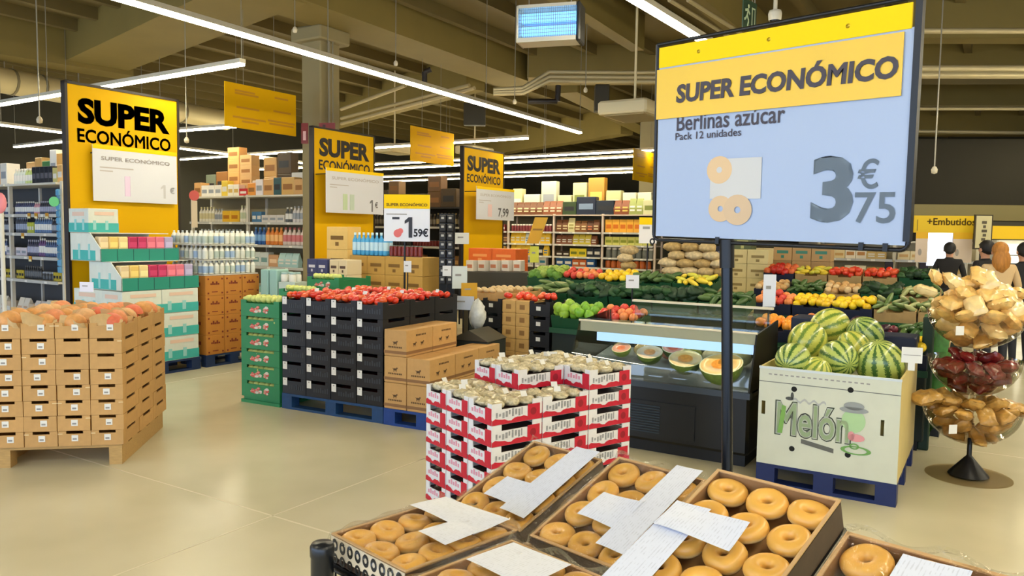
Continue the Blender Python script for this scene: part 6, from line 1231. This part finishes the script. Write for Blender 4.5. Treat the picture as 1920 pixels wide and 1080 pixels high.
# white fridge doors behind the people
t = thing('white_fridge', 'bright white fridge at the right edge behind the shoppers', 'fridge', Vector((at(1876,450,13.0).x,at(1876,450,13.0).y,0)), R(-6)); obj('case', MB().bbox((0,0.1,0),(1.3,0.6,1.66),0.02).mesh('case', MC((226,222,206))), t)
for q in range(2): d_ = obj('door', MB().box((0.02+q*0.42,0.06,0.1),(0.42+q*0.42,0.1,1.6)).mesh('door', M('fridge_glow',(240,238,222),.4,emit=0.5)), t); obj('handle', MB().tube((0.06+q*0.42,0.04,0.7),(0.06+q*0.42,0.04,1.2),0.012,8).mesh('handle', BLK), d_)
for q in range(7): obj('fridge_shelf', MB().box((0.03,0.05,0.2+q*0.2),(0.85,0.06,0.215+q*0.2)).mesh('fridge_shelf', MC((90,86,76))), t)
t = thing('white_fridge', 'second white fridge farther right, beyond the picture edge', 'fridge', Vector((at(1876,450,13.0).x,at(1876,450,13.0).y,0)) + Vector((math.cos(R(-6)),math.sin(R(-6)),0))*1.36, R(-6)); obj('case', MB().bbox((0,0.1,0),(1.3,0.6,1.66),0.02).mesh('case', MC((226,222,206))), t)
for q in range(3): d_ = obj('door', MB().box((0.02+q*0.42,0.06,0.1),(0.42+q*0.42,0.1,1.6)).mesh('door', MATS['fridge_glow']), t); obj('handle', MB().tube((0.06+q*0.42,0.04,0.7),(0.06+q*0.42,0.04,1.2),0.012,8).mesh('handle', BLK), d_)
# ================================================================== shoppers
def person(label, loc, rz, hgt, top, hair, trousers=(40,42,52), ponytail=False):
    k_ = hgt/1.7
    J = {'pelvis':(0,0,.95,.135),'waist':(0,0,1.08,.12),'chest':(0,.01,1.28,.145),'neck0':(0,.0,1.42,.07),'neck':(0,-.005,1.48,.05),'head':(0,-.02,1.58,.085),'crown':(0,-.015,1.66,.07),
         'shl':(-.17,0,1.38,.06),'ell':(-.24,.02,1.13,.045),'wrl':(-.22,-.10,.92,.033),'hal':(-.21,-.14,.86,.035),'shr':(.17,0,1.38,.06),'elr':(.24,.02,1.13,.045),'wrr':(.22,-.10,.92,.033),'har':(.21,-.14,.86,.035),
         'hil':(-.09,0,.90,.10),'knl':(-.10,-.02,.50,.065),'anl':(-.10,.02,.09,.045),'tol':(-.10,-.12,.04,.04),'hir':(.09,0,.90,.10),'knr':(.10,-.01,.50,.065),'anr':(.10,.03,.09,.045),'tor':(.10,-.11,.04,.04)}
    Ed = [('pelvis','waist'),('waist','chest'),('chest','neck0'),('neck0','neck'),('neck','head'),('head','crown'),('chest','shl'),('shl','ell'),('ell','wrl'),('wrl','hal'),('chest','shr'),('shr','elr'),('elr','wrr'),('wrr','har'),('pelvis','hil'),('hil','knl'),('knl','anl'),('anl','tol'),('pelvis','hir'),('hir','knr'),('knr','anr'),('anr','tor')]
    nm = list(J); me = bpy.data.meshes.new('body'); me.from_pydata([J[n][:3] for n in nm], [(nm.index(a),nm.index(b)) for a, b in Ed], [])
    o = bpy.data.objects.new('body', me); COL.objects.link(o); md = o.modifiers.new('skin','SKIN'); o.modifiers.new('sub','SUBSURF').levels = 2
    for i, n in enumerate(nm): me.skin_vertices[0].data[i].radius = (J[n][3],)*2
    me.skin_vertices[0].data[0].use_root = True
    dg = bpy.context.evaluated_depsgraph_get(); dg.update(); m2 = bpy.data.meshes.new_from_object(o.evaluated_get(dg)); bpy.data.objects.remove(o)
    m2.materials.clear()
    for c in (MC((206,150,118),.5), MC(top,.8), MC(trousers,.8), MC((30,28,28),.6)): m2.materials.append(c)
    for f in m2.polygons:
        c = f.center; f.use_smooth = True
        f.material_index = 0 if c.z > 1.455 or (abs(c.x) > .17 and c.z < .94) else 1 if c.z > .93 else 3 if c.z < .085 else 2
    t = thing('person', label, 'person', loc, rz); b = obj('body', m2, t); b.scale = (k_,)*3
    hm = MB().ball((0,.012,1.615),.105,14,10,0,(.92,1.0,1.02)); hm.v = [(x, y+ (0.03 if z < 1.58 and y > 0 else 0), z if y > -0.045 else max(z,1.655)) for x, y, z in hm.v]
    if ponytail: hm.ball((0,.06,1.48),.11,12,9,0,(1.0,.7,1.5),.05,random.Random(2))
    h = obj('hair', hm.mesh('hair', M('hair_%d_%d'%hair[:2],hair,.6,var=.3,scale=40,stretch=(1,1,.2))), t); h.scale = (k_,)*3
    fm = MB().ball((0,-.105*1,1.565),.014,8,6,0,(.8,1,1.2)).ball((-.033,-.092,1.59),.009,8,6,1).ball((.033,-.092,1.59),.009,8,6,1).ball((0,-.09,1.525),.02,8,6,2,(1,.4,.3)).ball((-.088,-.01,1.575),.02,8,6,0,(.4,1,1.4)).ball((.088,-.01,1.575),.02,8,6,0,(.4,1,1.4))
    f_ = obj('face', fm.mesh('face', MC((206,150,118),.5), MC((40,30,26),.3), MC((176,96,86),.5)), t); f_.scale = (k_,)*3
    for s in (-1,1):
        hd = MB()
        for q in range(4): hd.tube((s*(.195+.012*q),-.145,.845),(s*(.193+.012*q),-.16,.80-.008*(q in (1,2))),.008,6); hd.tube((s*(.193+.012*q),-.16,.80-.008*(q in (1,2))),(s*(.195+.012*q),-.155,.77),.007,6)
        hd.tube((s*.185,-.15,.86),(s*.172,-.175,.83),.009,6); g_ = obj('hand', hd.mesh('hand', MC((206,150,118),.5)), t); g_.scale = (k_,)*3
    return t
P1 = at(1872,520,9.6); person('person in a beige top standing with back turned behind the candy stand', (P1.x,P1.y,0), R(170), 1.62, (206,176,130), (176,116,44), ponytail=True)
P2 = at(1846,520,10.7); person('person in black standing left of the one in the beige top', (P2.x,P2.y,0), R(200), 1.64, (28,26,30), (22,18,18))
P3 = at(1778,520,12.6); person('person in black standing before the bright panel of the deli', (P3.x,P3.y,0), R(150), 1.60, (30,28,30), (26,22,22))
P4 = at(1918,520,10.0); person('person in dark clothes cut by the right edge of the picture', (P4.x,P4.y,0), R(180), 1.62, (26,28,34), (24,20,22))
